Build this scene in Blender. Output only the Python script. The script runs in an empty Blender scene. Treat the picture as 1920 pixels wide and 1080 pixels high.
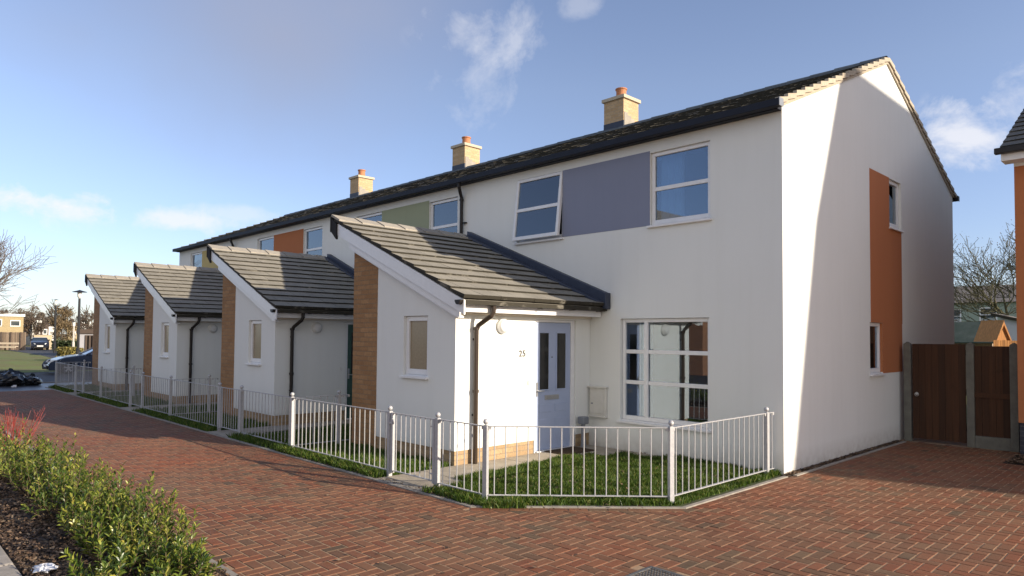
import bpy, bmesh, math, random
import numpy as np
from mathutils import Vector, Matrix
R = math.radians
rnd = random.Random(7)
sc = bpy.context.scene
C = sc.collection

# ------------------------------------------------------------------ camera
cam_d = bpy.data.cameras.new("camera"); cam = bpy.data.objects.new("camera", cam_d); C.objects.link(cam)
YAW, PIT, ROLL = R(45.914), R(2.051), R(-0.477)
fw = Vector((-math.sin(YAW), math.cos(YAW), 0)); rt = Vector((math.cos(YAW), math.sin(YAW), 0)); up = Vector((0, 0, 1))
f2 = fw*math.cos(PIT)+up*math.sin(PIT); u2 = -fw*math.sin(PIT)+up*math.cos(PIT)
r3 = rt*math.cos(ROLL)-u2*math.sin(ROLL); u3 = rt*math.sin(ROLL)+u2*math.cos(ROLL)
m = Matrix(((r3.x, u3.x, -f2.x, 3.961), (r3.y, u3.y, -f2.y, -8.7395), (r3.z, u3.z, -f2.z, 1.75), (0, 0, 0, 1)))
cam.matrix_world = m
cam_d.sensor_width = 36; cam_d.lens = 1288.76/1920*36; cam_d.shift_y = 45.14/1920
cam_d.clip_end = 3000; cam_d.clip_start = .05
sc.camera = cam
# ------------------------------------------------------------------ light and exposure
SUN = Vector((1.0, .365, .365)).normalized()
sun_d = bpy.data.lights.new("sun", 'SUN'); sun = bpy.data.objects.new("sun", sun_d); C.objects.link(sun)
sun_d.energy = 5.0; sun_d.angle = R(.5); sun_d.color = (1.0, .87, .70)
sun.rotation_euler = SUN.to_track_quat('Z', 'Y').to_euler(); sun.location = (30, 11, 30)
sc.view_settings.view_transform = 'Standard'; sc.view_settings.look = 'None'; sc.view_settings.gamma = 1
sc.view_settings.use_curve_mapping = False; sc.view_settings.exposure = .66
w = bpy.data.worlds.new("World"); sc.world = w; w.use_nodes = True
nt = w.node_tree; nt.nodes.clear()
def N(nt, t, **k):
    n = nt.nodes.new(t)
    for a, b in k.items(): setattr(n, a, b)
    return n
def mth(nt, op, a, b=None, c=None, clamp=False):
    n = N(nt, 'ShaderNodeMath', operation=op); n.use_clamp = clamp
    for i, v in enumerate((a, b, c)):
        if v is None: continue
        if isinstance(v, (int, float)): n.inputs[i].default_value = v
        else: nt.links.new(v, n.inputs[i])
    return n.outputs[0]
out = N(nt, 'ShaderNodeOutputWorld'); bg = N(nt, 'ShaderNodeBackground'); bg.inputs[1].default_value = .125
sky = N(nt, 'ShaderNodeTexSky', sky_type='NISHITA', sun_disc=False)
sky.sun_elevation = math.asin(SUN.z); sky.sun_rotation = math.atan2(SUN.x, SUN.y)
sky.air_density = 1.0; sky.dust_density = .5; sky.ozone_density = 1.2; sky.altitude = 0
tc = N(nt, 'ShaderNodeTexCoord')
nz = N(nt, 'ShaderNodeTexNoise'); nz.inputs['Scale'].default_value = 11; nz.inputs['Detail'].default_value = 12; nz.inputs['Roughness'].default_value = .62; nz.inputs['Distortion'].default_value = .35
nt.links.new(tc.outputs['Generated'], nz.inputs['Vector'])
nz2 = N(nt, 'ShaderNodeTexNoise'); nz2.inputs['Scale'].default_value = 2.2; nz2.inputs['Detail'].default_value = 6
nt.links.new(tc.outputs['Generated'], nz2.inputs['Vector'])
spots = [((-.839, .388, .383), .34, 1.6, .85, 0), ((-.79, .455, .42), .28, 1.6, .7, 0), ((-.690, .604, .397), .11, 1.3, .40, 1), ((-.695, .605, .35), .09, .9, .28, 1), ((-.974, .164, .158), .15, 4.6, 1.0, 1), ((-.985, .08, .150), .18, 4.6, .9, 1),
         ((-.94, .309, .147), .10, 4, .7, 1), ((-.216, .945, .245), .085, 1.4, .75, 1), ((-.10, .96, .27), .12, 1.6, .5, 1), ((-.9, .36, .16), .12, 7, .35, 1), ((-.918, .185, .35), .16, 2, .30, 0), ((-.583, .682, .442), .04, 1.5, .25, 1),
         ((.55, -.75, .25), .75, 1.4, 1.0, 2), ((.2, -.8, .55), .5, 1.2, .8, 2), ((.95, -.2, .3), .5, 1.5, .9, 2)]  # this row: unseen cloud banks behind the camera, added as fill for the facade
tot = {0: None, 1: None, 2: None}
for d, rad, zs, amt, br in spots:
    s = N(nt, 'ShaderNodeVectorMath', operation='SUBTRACT'); nt.links.new(tc.outputs['Generated'], s.inputs[0]); s.inputs[1].default_value = d
    k = N(nt, 'ShaderNodeVectorMath', operation='MULTIPLY'); nt.links.new(s.outputs[0], k.inputs[0]); k.inputs[1].default_value = (1, 1, zs)
    l = N(nt, 'ShaderNodeVectorMath', operation='LENGTH'); nt.links.new(k.outputs[0], l.inputs[0])
    fall = mth(nt, 'SUBTRACT', 1.0, mth(nt, 'DIVIDE', l.outputs['Value'], rad))          # 1 at centre, 0 at edge
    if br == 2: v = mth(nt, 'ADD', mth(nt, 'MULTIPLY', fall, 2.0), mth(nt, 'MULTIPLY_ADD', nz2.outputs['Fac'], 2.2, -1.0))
    elif br: v = mth(nt, 'ADD', mth(nt, 'MULTIPLY', fall, 1.5), mth(nt, 'MULTIPLY_ADD', nz.outputs['Fac'], 5.0, -2.95))
    else: v = mth(nt, 'ADD', fall, mth(nt, 'MULTIPLY_ADD', nz2.outputs['Fac'], 2.2, -1.2))
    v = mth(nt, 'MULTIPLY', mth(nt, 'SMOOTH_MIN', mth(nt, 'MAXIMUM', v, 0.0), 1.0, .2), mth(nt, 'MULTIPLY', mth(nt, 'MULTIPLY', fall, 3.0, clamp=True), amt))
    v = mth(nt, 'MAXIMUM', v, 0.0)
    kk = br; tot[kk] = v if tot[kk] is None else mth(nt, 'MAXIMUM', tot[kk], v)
mx0 = N(nt, 'ShaderNodeMix', data_type='RGBA'); nt.links.new(mth(nt, 'MINIMUM', tot[0], .85), mx0.inputs[0]); mx0.inputs[7].default_value = (2.0, 2.2, 2.95, 1)
mx = N(nt, 'ShaderNodeMix', data_type='RGBA'); nt.links.new(mth(nt, 'MINIMUM', tot[1], .92), mx.inputs[0]); mx.inputs[7].default_value = (5.0, 4.95, 5.1, 1); nt.links.new(mx0.outputs[2], mx.inputs[6])
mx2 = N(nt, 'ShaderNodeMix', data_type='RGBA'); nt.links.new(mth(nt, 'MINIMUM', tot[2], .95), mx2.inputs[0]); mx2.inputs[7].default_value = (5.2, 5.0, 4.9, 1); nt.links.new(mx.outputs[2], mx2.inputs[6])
wbn = N(nt, 'ShaderNodeMix', data_type='RGBA', blend_type='MULTIPLY'); wbn.inputs[0].default_value = 1; nt.links.new(sky.outputs[0], wbn.inputs[6]); 
sxyz = N(nt, 'ShaderNodeSeparateXYZ'); nt.links.new(tc.outputs['Generated'], sxyz.inputs[0])
hz_ = N(nt, 'ShaderNodeMapRange'); hz_.inputs[1].default_value = 0.0; hz_.inputs[2].default_value = .34; nt.links.new(sxyz.outputs[2], hz_.inputs[0])
hc = N(nt, 'ShaderNodeMix', data_type='RGBA'); hc.inputs[6].default_value = (.63, .695, 1.0, 1); hc.inputs[7].default_value = (1.05, .93, 1.0, 1)
nt.links.new(hz_.outputs[0], hc.inputs[0]); nt.links.new(hc.outputs[2], wbn.inputs[7])
nt.links.new(wbn.outputs[2], mx0.inputs[6])
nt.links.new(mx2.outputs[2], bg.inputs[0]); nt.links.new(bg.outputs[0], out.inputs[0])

# ------------------------------------------------------------------ helpers
class MB:
    def __init__(s, f=None): s.v = []; s.fc = []; s.f = f
    def add(s, vs, fs):
        o = len(s.v); s.v += [tuple(s.f(*p)) if s.f else tuple(p) for p in vs]; s.fc += [tuple(i+o for i in q) for q in fs]
    def box(s, x0, x1, y0, y1, z0, z1):
        s.add([(x0, y0, z0), (x1, y0, z0), (x1, y1, z0), (x0, y1, z0), (x0, y0, z1), (x1, y0, z1), (x1, y1, z1), (x0, y1, z1)],
              [(0, 3, 2, 1), (4, 5, 6, 7), (0, 1, 5, 4), (1, 2, 6, 5), (2, 3, 7, 6), (3, 0, 4, 7)]); return s
    def hexa(s, b, t):      # 4 bottom, 4 top points
        s.add(list(b)+list(t), [(0, 3, 2, 1), (4, 5, 6, 7), (0, 1, 5, 4), (1, 2, 6, 5), (2, 3, 7, 6), (3, 0, 4, 7)]); return s
    def prism(s, pts, axis, a, b):   # polygon in the other two axes extruded a..b along axis
        def P(p, c): return {'x': (c, p[0], p[1]), 'y': (p[0], c, p[1]), 'z': (p[0], p[1], c)}[axis]
        n = len(pts); s.add([P(p, a) for p in pts]+[P(p, b) for p in pts], [tuple(range(n))[::-1], tuple(range(n, 2*n))]+[(i, (i+1) % n, n+(i+1) % n, n+i) for i in range(n)]); return s
    def tube(s, pts, rad, n=8, cap=True):
        pts = [Vector(p) for p in pts]
        if not isinstance(rad, (list, tuple)): rad = [rad]*len(pts)
        vs = []; prev = None
        for i, p in enumerate(pts):
            if i == 0: d = pts[1]-p
            elif i == len(pts)-1: d = p-pts[i-1]
            else: d = (pts[i+1]-p).normalized()+(p-pts[i-1]).normalized()
            d = d.normalized()
            a = (prev - d*prev.dot(d)) if prev is not None else d.orthogonal()
            if a.length < 1e-6: a = d.orthogonal()
            a.normalize(); prev = a; b = d.cross(a)
            for k in range(n):
                t = 2*math.pi*k/n; q = p+(a*math.cos(t)+b*math.sin(t))*rad[i]; vs.append((q.x, q.y, q.z))
        fs = [(i*n+k, i*n+(k+1) % n, (i+1)*n+(k+1) % n, (i+1)*n+k) for i in range(len(pts)-1) for k in range(n)]
        if cap: fs += [tuple(range(n))[::-1], tuple(range((len(pts)-1)*n, len(pts)*n))]
        s.add(vs, fs); return s
    def lathe(s, c, prof, n=16, axis=2):   # prof: (radius, h)
        vs = []
        for r, h in prof:
            for k in range(n):
                t = 2*math.pi*k/n; p = [r*math.cos(t), r*math.sin(t), h]
                if axis == 0: p = [h, r*math.cos(t), r*math.sin(t)]
                if axis == 1: p = [r*math.cos(t), h, r*math.sin(t)]
                vs.append((c[0]+p[0], c[1]+p[1], c[2]+p[2]))
        m_ = len(prof)
        fs = [(i*n+k, i*n+(k+1) % n, (i+1)*n+(k+1) % n, (i+1)*n+k) for i in range(m_-1) for k in range(n)]
        fs += [tuple(range(n))[::-1], tuple(range((m_-1)*n, m_*n))]
        s.add(vs, fs); return s
    def quads(s, V, nper):   # numpy verts (k*nper,3)
        o = len(s.v); k = len(V)//nper; s.v += [tuple(p) for p in V.tolist()]
        s.fc += [tuple(range(o+i*nper, o+(i+1)*nper)) for i in range(k)]; return s

def ball(mb, c, r, n=10, m_=6): return mb.lathe(c, [(r*math.sin(math.pi*i/m_)+1e-4, -r*math.cos(math.pi*i/m_)) for i in range(m_+1)], n)

def tag(o, label=None, cat=None, group=None, kind=None):
    if label: o['label'] = label
    if cat: o['category'] = cat
    if group: o['group'] = group
    if kind: o['kind'] = kind
    return o
def thing(name, loc, label, cat, group=None):
    o = bpy.data.objects.new(name, None); o.empty_display_size = .2; C.objects.link(o); o.location = loc; o['_o'] = list(loc)
    return tag(o, label, cat, group)
def org(o): return Vector(o['_o']) if '_o' in o else Vector((0, 0, 0))
def obj(name, mb, mt, parent=None, origin=None, smooth=False, bevel=0, fix=True):
    o_ = org(parent) if parent else Vector(origin or (0, 0, 0))
    me = bpy.data.meshes.new(name)
    V = np.array(mb.v, dtype=np.float64)-np.array(o_)
    me.from_pydata(V.tolist(), [], mb.fc)
    if fix and len(mb.fc) < 60000:
        bm = bmesh.new(); bm.from_mesh(me); bmesh.ops.recalc_face_normals(bm, faces=bm.faces); bm.to_mesh(me); bm.free()
    me.update(); me.materials.append(mt)
    if smooth: me.shade_smooth()
    o = bpy.data.objects.new(name, me); C.objects.link(o); o['_o'] = list(o_)
    if parent: o.parent = parent
    else: o.location = o_
    if bevel:
        b = o.modifiers.new("bevel", 'BEVEL'); b.width = bevel; b.segments = 2; b.limit_method = 'ANGLE'; b.angle_limit = R(50)
    return o
def struct(name, mb, mt, kind='structure', **k): return tag(obj(name, mb, mt, **k), kind=kind)

# ------------------------------------------------------------------ materials
def base_mat(name):
    m_ = bpy.data.materials.new(name); m_.use_nodes = True; nt = m_.node_tree
    return m_, nt, nt.nodes['Principled BSDF']
def pos(nt): return N(nt, 'ShaderNodeNewGeometry').outputs['Position']
def noise(nt, scale, detail=4, rough=.5, vec=None, dist=0):
    n = N(nt, 'ShaderNodeTexNoise'); n.inputs['Scale'].default_value = scale; n.inputs['Detail'].default_value = detail; n.inputs['Roughness'].default_value = rough; n.inputs['Distortion'].default_value = dist
    nt.links.new(vec if vec else pos(nt), n.inputs['Vector']); return n.outputs['Fac']
def ramp(nt, fac, stops):
    r = N(nt, 'ShaderNodeValToRGB'); nt.links.new(fac, r.inputs[0])
    el = r.color_ramp.elements
    while len(el) < len(stops): el.new(.5)
    for e, (p, c) in zip(el, stops): e.position = p; e.color = (*c, 1)
    return r.outputs[0]
def mixc(nt, fac, a, b, mode='MIX'):
    n = N(nt, 'ShaderNodeMix', data_type='RGBA', blend_type=mode)
    for i, v in ((0, fac), (6, a), (7, b)):
        if isinstance(v, (int, float)): n.inputs[i].default_value = v
        elif isinstance(v, tuple): n.inputs[i].default_value = (*v, 1)
        else: nt.links.new(v, n.inputs[i])
    return n.outputs[2]
def bump(nt, bsdf, h, strength, dist=.01):
    b = N(nt, 'ShaderNodeBump'); b.inputs['Strength'].default_value = strength; b.inputs['Distance'].default_value = dist
    nt.links.new(h, b.inputs['Height']); nt.links.new(b.outputs[0], bsdf.inputs['Normal'])
def simple(name, c, rough=.6, var=.15, scale=6, bmp=0, bscale=60, metal=0, isl=0, spec=.5, c2=None):
    m_, nt, b = base_mat(name)
    c2 = c2 or tuple(x*.6 for x in c)
    f = noise(nt, scale, 6, .6)
    col = mixc(nt, mth(nt, 'MULTIPLY', mth(nt, 'MULTIPLY_ADD', f, 2.4, -.7, clamp=True), var*2.2), c, c2)
    if isl:
        ri = N(nt, 'ShaderNodeNewGeometry').outputs['Random Per Island']
        col = mixc(nt, 1.0, col, ramp(nt, ri, [(0, (1-isl,)*3), (1, (1+isl,)*3)]), 'MULTIPLY')
    nt.links.new(col, b.inputs['Base Color'])
    b.inputs['Roughness'].default_value = rough; b.inputs['Metallic'].default_value = metal; b.inputs['Specular IOR Level'].default_value = spec
    if bmp: bump(nt, b, noise(nt, bscale, 5, .6), bmp, .004)
    return m_
def render_mat(name, c, stain=.12):
    m_, nt, b = base_mat(name)
    big = noise(nt, .9, 5, .6); fine = noise(nt, 420, 3, .6); p = pos(nt)
    sx = N(nt, 'ShaderNodeMapping'); sx.inputs['Scale'].default_value = (6, 6, .5); nt.links.new(p, sx.inputs['Vector'])
    streak = noise(nt, 1.0, 5, .6, sx.outputs[0])
    col = mixc(nt, mth(nt, 'MULTIPLY_ADD', big, stain*2, -stain*.6, clamp=True), c, tuple(x*.72 for x in c))
    col = mixc(nt, mth(nt, 'MULTIPLY_ADD', streak, .45, -.21, clamp=True), col, (c[0]*.78, c[1]*.77, c[2]*.73))
    sz = N(nt, 'ShaderNodeSeparateXYZ'); nt.links.new(p, sz.inputs[0])   # splashed earth low on the wall
    low = mth(nt, 'MULTIPLY', mth(nt, 'SUBTRACT', .30, sz.outputs[2], clamp=True), mth(nt, 'MULTIPLY', noise(nt, 9, 5), 2.6), clamp=True)
    col = mixc(nt, low, col, (.30, .25, .19))
    nt.links.new(col, b.inputs['Base Color']); b.inputs['Roughness'].default_value = .9; b.inputs['Specular IOR Level'].default_value = .2
    bump(nt, b, mth(nt, 'ADD', fine, mth(nt, 'MULTIPLY', noise(nt, 25, 3), .8)), .35, .003)
    return m_
def brick_mat(name, c1, c2, mort, bw=.225, bh=.075):
    m_, nt, b = base_mat(name); p = pos(nt)
    s = N(nt, 'ShaderNodeSeparateXYZ'); nt.links.new(p, s.inputs[0])
    c = N(nt, 'ShaderNodeCombineXYZ'); nt.links.new(mth(nt, 'ADD', s.outputs[0], s.outputs[1]), c.inputs[0]); nt.links.new(s.outputs[2], c.inputs[1])
    t = N(nt, 'ShaderNodeTexBrick'); nt.links.new(c.outputs[0], t.inputs['Vector'])
    t.inputs['Color1'].default_value = (*c1, 1); t.inputs['Color2'].default_value = (*c2, 1); t.inputs['Mortar'].default_value = (*mort, 1)
    t.inputs['Scale'].default_value = 1; t.inputs['Mortar Size'].default_value = .006; t.inputs['Mortar Smooth'].default_value = .2; t.inputs['Brick Width'].default_value = bw; t.inputs['Row Height'].default_value = bh; t.inputs['Bias'].default_value = 0
    col = mixc(nt, mth(nt, 'MULTIPLY_ADD', noise(nt, 30, 5), 1.2, -.35, clamp=True), t.outputs['Color'], tuple(x*.62 for x in c2))
    nt.links.new(col, b.inputs['Base Color']); b.inputs['Roughness'].default_value = .9
    bump(nt, b, mth(nt, 'ADD', mth(nt, 'MULTIPLY', t.outputs['Fac'], -1.0), mth(nt, 'MULTIPLY', noise(nt, 90, 4), .4)), .8, .006)
    return m_
def tile_mat(name, c, lich):
    m_, nt, b = base_mat(name)
    ri = N(nt, 'ShaderNodeNewGeometry').outputs['Random Per Island']
    col = ramp(nt, ri, [(0, tuple(x*.88 for x in c)), (.5, c), (1, tuple(x*1.12 for x in c))])
    col = mixc(nt, mth(nt, 'MULTIPLY_ADD', noise(nt, 3, 6, .7), 1.8, -.75, clamp=True), col, lich)
    col = mixc(nt, mth(nt, 'MULTIPLY_ADD', noise(nt, 45, 5, .7), 2.5, -1.35, clamp=True), col, tuple(x*.45 for x in c))
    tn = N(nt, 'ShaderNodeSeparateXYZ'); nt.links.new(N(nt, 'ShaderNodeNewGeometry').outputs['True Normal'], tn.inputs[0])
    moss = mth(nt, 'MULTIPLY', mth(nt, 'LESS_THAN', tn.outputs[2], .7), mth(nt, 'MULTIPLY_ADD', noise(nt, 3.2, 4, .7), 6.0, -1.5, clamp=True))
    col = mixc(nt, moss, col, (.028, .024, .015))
    nt.links.new(col, b.inputs['Base Color']); b.inputs['Roughness'].default_value = .85
    bump(nt, b, noise(nt, 160, 4), .5, .003)
    return m_
def glass_mat(name, refl=.09, tint=(.6, .7, .8)):
    m_ = bpy.data.materials.new(name); m_.use_nodes = True; nt = m_.node_tree; nt.nodes.clear()
    o = N(nt, 'ShaderNodeOutputMaterial'); g = N(nt, 'ShaderNodeBsdfGlossy'); g.inputs['Roughness'].default_value = .004; g.inputs['Color'].default_value = (.86, .93, 1.0, 1)
    t = N(nt, 'ShaderNodeBsdfTransparent'); t.inputs[0].default_value = (*tint, 1)
    fr = N(nt, 'ShaderNodeFresnel'); fr.inputs[0].default_value = 1.5
    x = N(nt, 'ShaderNodeMixShader'); nt.links.new(mth(nt, 'ADD', mth(nt, 'MULTIPLY', fr.outputs[0], 1.0), refl), x.inputs[0])
    bm = N(nt, 'ShaderNodeBump'); bm.inputs['Strength'].default_value = .02; bm.inputs['Distance'].default_value = .02; nt.links.new(noise(nt, 1.6, 1), bm.inputs['Height']); nt.links.new(bm.outputs[0], g.inputs['Normal'])
    nt.links.new(t.outputs[0], x.inputs[1]); nt.links.new(g.outputs[0], x.inputs[2]); nt.links.new(x.outputs[0], o.inputs[0])
    return m_
def leaf_mat(name, stops, trans=.35, rough=.45):
    m_, nt, b = base_mat(name)
    ri = N(nt, 'ShaderNodeNewGeometry').outputs['Random Per Island']
    col = ramp(nt, ri, stops); nt.links.new(col, b.inputs['Base Color']); b.inputs['Roughness'].default_value = rough
    if trans:
        t = N(nt, 'ShaderNodeBsdfTranslucent'); nt.links.new(col, t.inputs[0]); x = N(nt, 'ShaderNodeMixShader'); x.inputs[0].default_value = trans
        o = nt.nodes['Material Output']; nt.links.new(b.outputs[0], x.inputs[1]); nt.links.new(t.outputs[0], x.inputs[2]); nt.links.new(x.outputs[0], o.inputs[0])
    return m_
def wood_mat(name, c, bw=.1):
    m_, nt, b = base_mat(name); p = pos(nt)
    mp = N(nt, 'ShaderNodeMapping'); mp.inputs['Scale'].default_value = (30, 30, 1.2); nt.links.new(p, mp.inputs['Vector'])
    g = noise(nt, 1, 6, .6, mp.outputs[0]); ri = N(nt, 'ShaderNodeNewGeometry').outputs['Random Per Island']
    col = mixc(nt, mth(nt, 'MULTIPLY_ADD', g, 2, -.6, clamp=True), c, tuple(x*.5 for x in c))
    col = mixc(nt, 1.0, col, ramp(nt, ri, [(0, (.65, .62, .6)), (1, (1.3, 1.25, 1.2))]), 'MULTIPLY')
    col = mixc(nt, mth(nt, 'MULTIPLY_ADD', noise(nt, 3, 3), 3, -1.9, clamp=True), col, tuple(x*.3 for x in c))
    nt.links.new(col, b.inputs['Base Color']); b.inputs['Roughness'].default_value = .85; bump(nt, b, g, .3, .004)
    return m_
def paver_mat():
    m_, nt, b = base_mat("clay_paver")
    ri = N(nt, 'ShaderNodeNewGeometry').outputs['Random Per Island']
    col = ramp(nt, ri, [(0, (.17, .07, .032)), (.16, (.25, .085, .038)), (.3, (.26, .125, .065)), (.45, (.20, .095, .048)), (.58, (.29, .15, .085)), (.7, (.13, .08, .045)), (.82, (.29, .105, .045)), (.92, (.105, .08, .05)), (1, (.20, .14, .085))])
    col = mixc(nt, mth(nt, 'MULTIPLY_ADD', noise(nt, 38, 6, .7), 1.9, -.78, clamp=True), col, (.08, .055, .035))
    col = mixc(nt, mth(nt, 'MULTIPLY_ADD', noise(nt, 1.1, 5, .6), 2.4, -1.05, clamp=True), col, (.24, .155, .095))
    col = mixc(nt, mth(nt, 'MULTIPLY_ADD', noise(nt, .45, 4, .6), 2.6, -1.25, clamp=True), col, (.31, .10, .038))
    col = mixc(nt, mth(nt, 'MULTIPLY_ADD', noise(nt, 2.3, 7, .7), 3.0, -1.85, clamp=True), col, (.09, .065, .045))
    col = mixc(nt, mth(nt, 'MULTIPLY_ADD', noise(nt, 210, 3, .7), 2.2, -1.2, clamp=True), col, (.36, .26, .17))
    col = mixc(nt, 1.0, col, (.76, .635, .53), 'MULTIPLY'); nt.links.new(col, b.inputs['Base Color']); b.inputs['Roughness'].default_value = .78
    bump(nt, b, mth(nt, 'ADD', noise(nt, 120, 4), mth(nt, 'MULTIPLY', noise(nt, 14, 3), 1.2)), .5, .004)
    return m_
M = {}
M['render'] = render_mat("white_render", (.765, .775, .745)); M['lilac'] = render_mat("lilac_render", (.235, .258, .345)); M['green'] = render_mat("sage_render", (.34, .37, .25))
M['orange'] = render_mat("terracotta_render", (.44, .165, .072)); M['mustard'] = render_mat("mustard_render", (.52, .42, .19))
M['buff'] = brick_mat("buff_brick", (.42, .235, .105), (.31, .16, .065), (.27, .19, .11)); M['plinth'] = brick_mat('pale_plinth_brick', (.46, .33, .19), (.36, .24, .13), (.32, .25, .17)); M['redbrick'] = brick_mat("brown_brick", (.36, .17, .09), (.26, .12, .07), (.3, .25, .2))
M['bluebrick'] = brick_mat("dark_plinth_brick", (.06, .06, .075), (.035, .035, .05), (.12, .12, .12))
M['chim'] = brick_mat("chimney_brick", (.60, .43, .25), (.50, .34, .18), (.5, .4, .28))
M['tile'] = tile_mat("concrete_tile", (.215, .20, .165), (.34, .315, .255)); M['roof'] = tile_mat("dark_slate_tile", (.10, .10, .095), (.16, .15, .13))
M['ridge'] = simple("ridge_tile", (.33, .30, .25), .85, .25, 12, .4, 150, isl=.12)
M['ridged'] = simple("dark_ridge_tile", (.10, .115, .125), .7, .2, 10, isl=.15)
M['lead'] = simple("lead_flashing", (.035, .045, .075), .55, .3, 8, .6, 12); M['fascia'] = simple("dark_fascia", (.014, .017, .028), .6, .2, 5, spec=.25)
M['gutter'] = simple("black_gutter_plastic", (.022, .018, .016), .42, .2, 20, spec=.3); M['pipe'] = simple("brown_black_pipe", (.05, .034, .024), .28, .2, 20)
M['edge'] = simple('dark_edge_board', (.03, .028, .028), .8, spec=.2); M['upvc'] = simple("white_upvc", (.80, .80, .80), .35, .1, 10); M['cream'] = simple("cream_painted_board", (.74, .69, .60), .6, .12, 5); M['vcap'] = simple("cream_verge_mortar", (.44, .38, .29), .85, .25, 20, .4, 90, isl=.1)
M['glass'] = glass_mat("window_glass"); M['frost'] = simple("frosted_glass", (.32, .25, .16), .2, .2, 30, .15, 50)
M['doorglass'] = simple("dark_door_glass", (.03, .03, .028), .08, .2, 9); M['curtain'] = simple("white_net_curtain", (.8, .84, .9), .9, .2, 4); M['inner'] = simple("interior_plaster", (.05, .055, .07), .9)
M['doorl'] = simple("lilac_door_paint", (.38, .45, .62), .4, .08, 3); M['doorg'] = simple("dark_green_door_paint", (.045, .10, .08), .4, .08, 3)
M['chrome'] = simple("brushed_steel", (.65, .65, .64), .3, .1, 20, metal=.9); M['lamp'] = simple("opal_plastic", (.72, .72, .70), .35)
M['terra'] = simple("terracotta_pot", (.50, .21, .10), .8, .3, 20, .3); M['cap'] = simple("stone_coping", (.52, .45, .34), .85, .2, 12, .3)
M['galv'] = simple("galvanised_steel", (.47, .47, .48), .5, .3, 30, .2, 80, metal=.2, c2=(.30, .31, .33)); M['meter'] = simple("cream_meter_box", (.70, .68, .62), .45)
M['grey'] = simple("grey_plastic", (.20, .22, .25), .45); M['num'] = simple("grey_number_metal", (.17, .17, .17), .35, metal=.5)
M['mat'] = simple("coir_door_mat", (.07, .045, .025), .95, .4, 90, .8, 200); M['slab'] = simple("concrete_path", (.40, .35, .275), .9, .35, 5, .5, 120); M['kerb'] = simple("concrete_edging", (.33, .30, .26), .9, .4, 8, .5, 90)
M['sand'] = simple("jointing_sand", (.36, .24, .145), .95, .3, 60, .4, 300); M['paver'] = paver_mat()
M['soil'] = simple("bark_mulch", (.075, .05, .034), .95, .7, 14, 1.0, 60, c2=(.02, .014, .01)); M['chip'] = leaf_mat("mulch_chips", [(0, (.03, .018, .01)), (.5, (.10, .06, .035)), (.8, (.16, .10, .06)), (1, (.30, .22, .14))], 0, .9)
M['asph'] = simple("asphalt", (.055, .056, .06), .75, .3, 5, .4, 120); M['wet'] = simple("smooth_footpath_asphalt", (.10, .105, .115), .4, .3, 2, .2, 90)
M['earth'] = simple("turf_earth", (.06, .085, .022), .95, .5, 3, .5, 40, c2=(.03, .03, .015)); M['lawnfar'] = simple("lawn_green", (.12, .175, .026), .95, .6, .5, .8, 9, c2=(.13, .12, .035))
M['blade'] = leaf_mat("grass_blade", [(0, (.03, .065, .006)), (.5, (.062, .125, .010)), (.85, (.12, .18, .02)), (1, (.26, .23, .07))], .3, .5)
M['shrub'] = leaf_mat("shrub_leaf", [(0, (.035, .065, .013)), (.3, (.09, .135, .022)), (.65, (.20, .25, .04)), (.9, (.36, .36, .065)), (1, (.50, .42, .09))], .3, .36)
M['shrub2'] = leaf_mat("shrub_leaf_olive", [(0, (.025, .055, .012)), (.35, (.07, .12, .02)), (.7, (.16, .21, .03)), (.93, (.32, .34, .06)), (1, (.42, .36, .09))], .3, .34)
M['stem'] = simple("brown_stem", (.10, .07, .035), .8); M['redstem'] = simple("red_dogwood_stem", (.20, .022, .018), .5, isl=.3)
M['bark'] = simple("grey_bark", (.085, .068, .052), .9, .4, 8, .5); M['twig'] = simple("thin_twigs", (.11, .09, .075), .9); M['barkg'] = simple("mossy_bark", (.085, .08, .035), .9, .4, 6)
M['tan'] = leaf_mat("tan_autumn_leaf", [(0, (.07, .05, .025)), (.5, (.16, .115, .06)), (1, (.25, .18, .095))], .2, .7); M['mauve'] = leaf_mat("bare_brown_twig_mass", [(0, (.07, .055, .045)), (.6, (.13, .105, .08)), (1, (.19, .155, .11))], .1, .8)
M['rust'] = leaf_mat("rusty_leaf", [(0, (.05, .038, .03)), (1, (.15, .105, .075))], .2, .7); M['evg'] = leaf_mat("dark_evergreen", [(0, (.012, .022, .008)), (1, (.05, .07, .02))], .1, .6)
M['gatewood'] = wood_mat("dark_stained_timber", (.058, .023, .008)); M['conc'] = simple("concrete_post", (.17, .165, .14), .9, .4, 7, .4, 90)
M['fencewood'] = wood_mat("weathered_fence_board", (.36, .28, .21)); M['neww'] = wood_mat("new_orange_timber", (.62, .30, .10)); M['palew'] = simple("pale_bench_timber", (.52, .44, .33), .85)
M['felt'] = simple("green_roofing_felt", (.10, .125, .10), .95, .5, 3, .6, 60, c2=(.05, .075, .055)); M['carblue'] = simple("dark_blue_car_paint", (.035, .045, .07), .12, .1, 3, spec=.8); M['carblk'] = simple("black_car_paint", (.012, .014, .02), .12, .1, 3, spec=.8)
M['carglass'] = simple("car_glass", (.03, .045, .055), .05, .1, 2, spec=1); M['rubber'] = simple("tyre_rubber", (.02, .02, .02), .85); M['alloy'] = simple("alloy_wheel", (.55, .56, .58), .3, metal=.7); M['hl'] = simple("headlamp_lens", (.62, .64, .62), .1, spec=1)
M['bag'] = simple("black_bin_bag", (.012, .013, .016), .22, .3, 9, .9, 14); M['litter'] = simple("crumpled_white_plastic", (.78, .79, .82), .4, .1, 20)
M['palebrick'] = brick_mat("yellow_far_brick", (.42, .34, .19), (.36, .28, .15), (.4, .33, .22)); M['white'] = simple("white_far_boarding", (.72, .72, .70), .7); M['creamwall'] = simple("cream_block_wall", (.46, .38, .25), .85, .2, 1)
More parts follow.
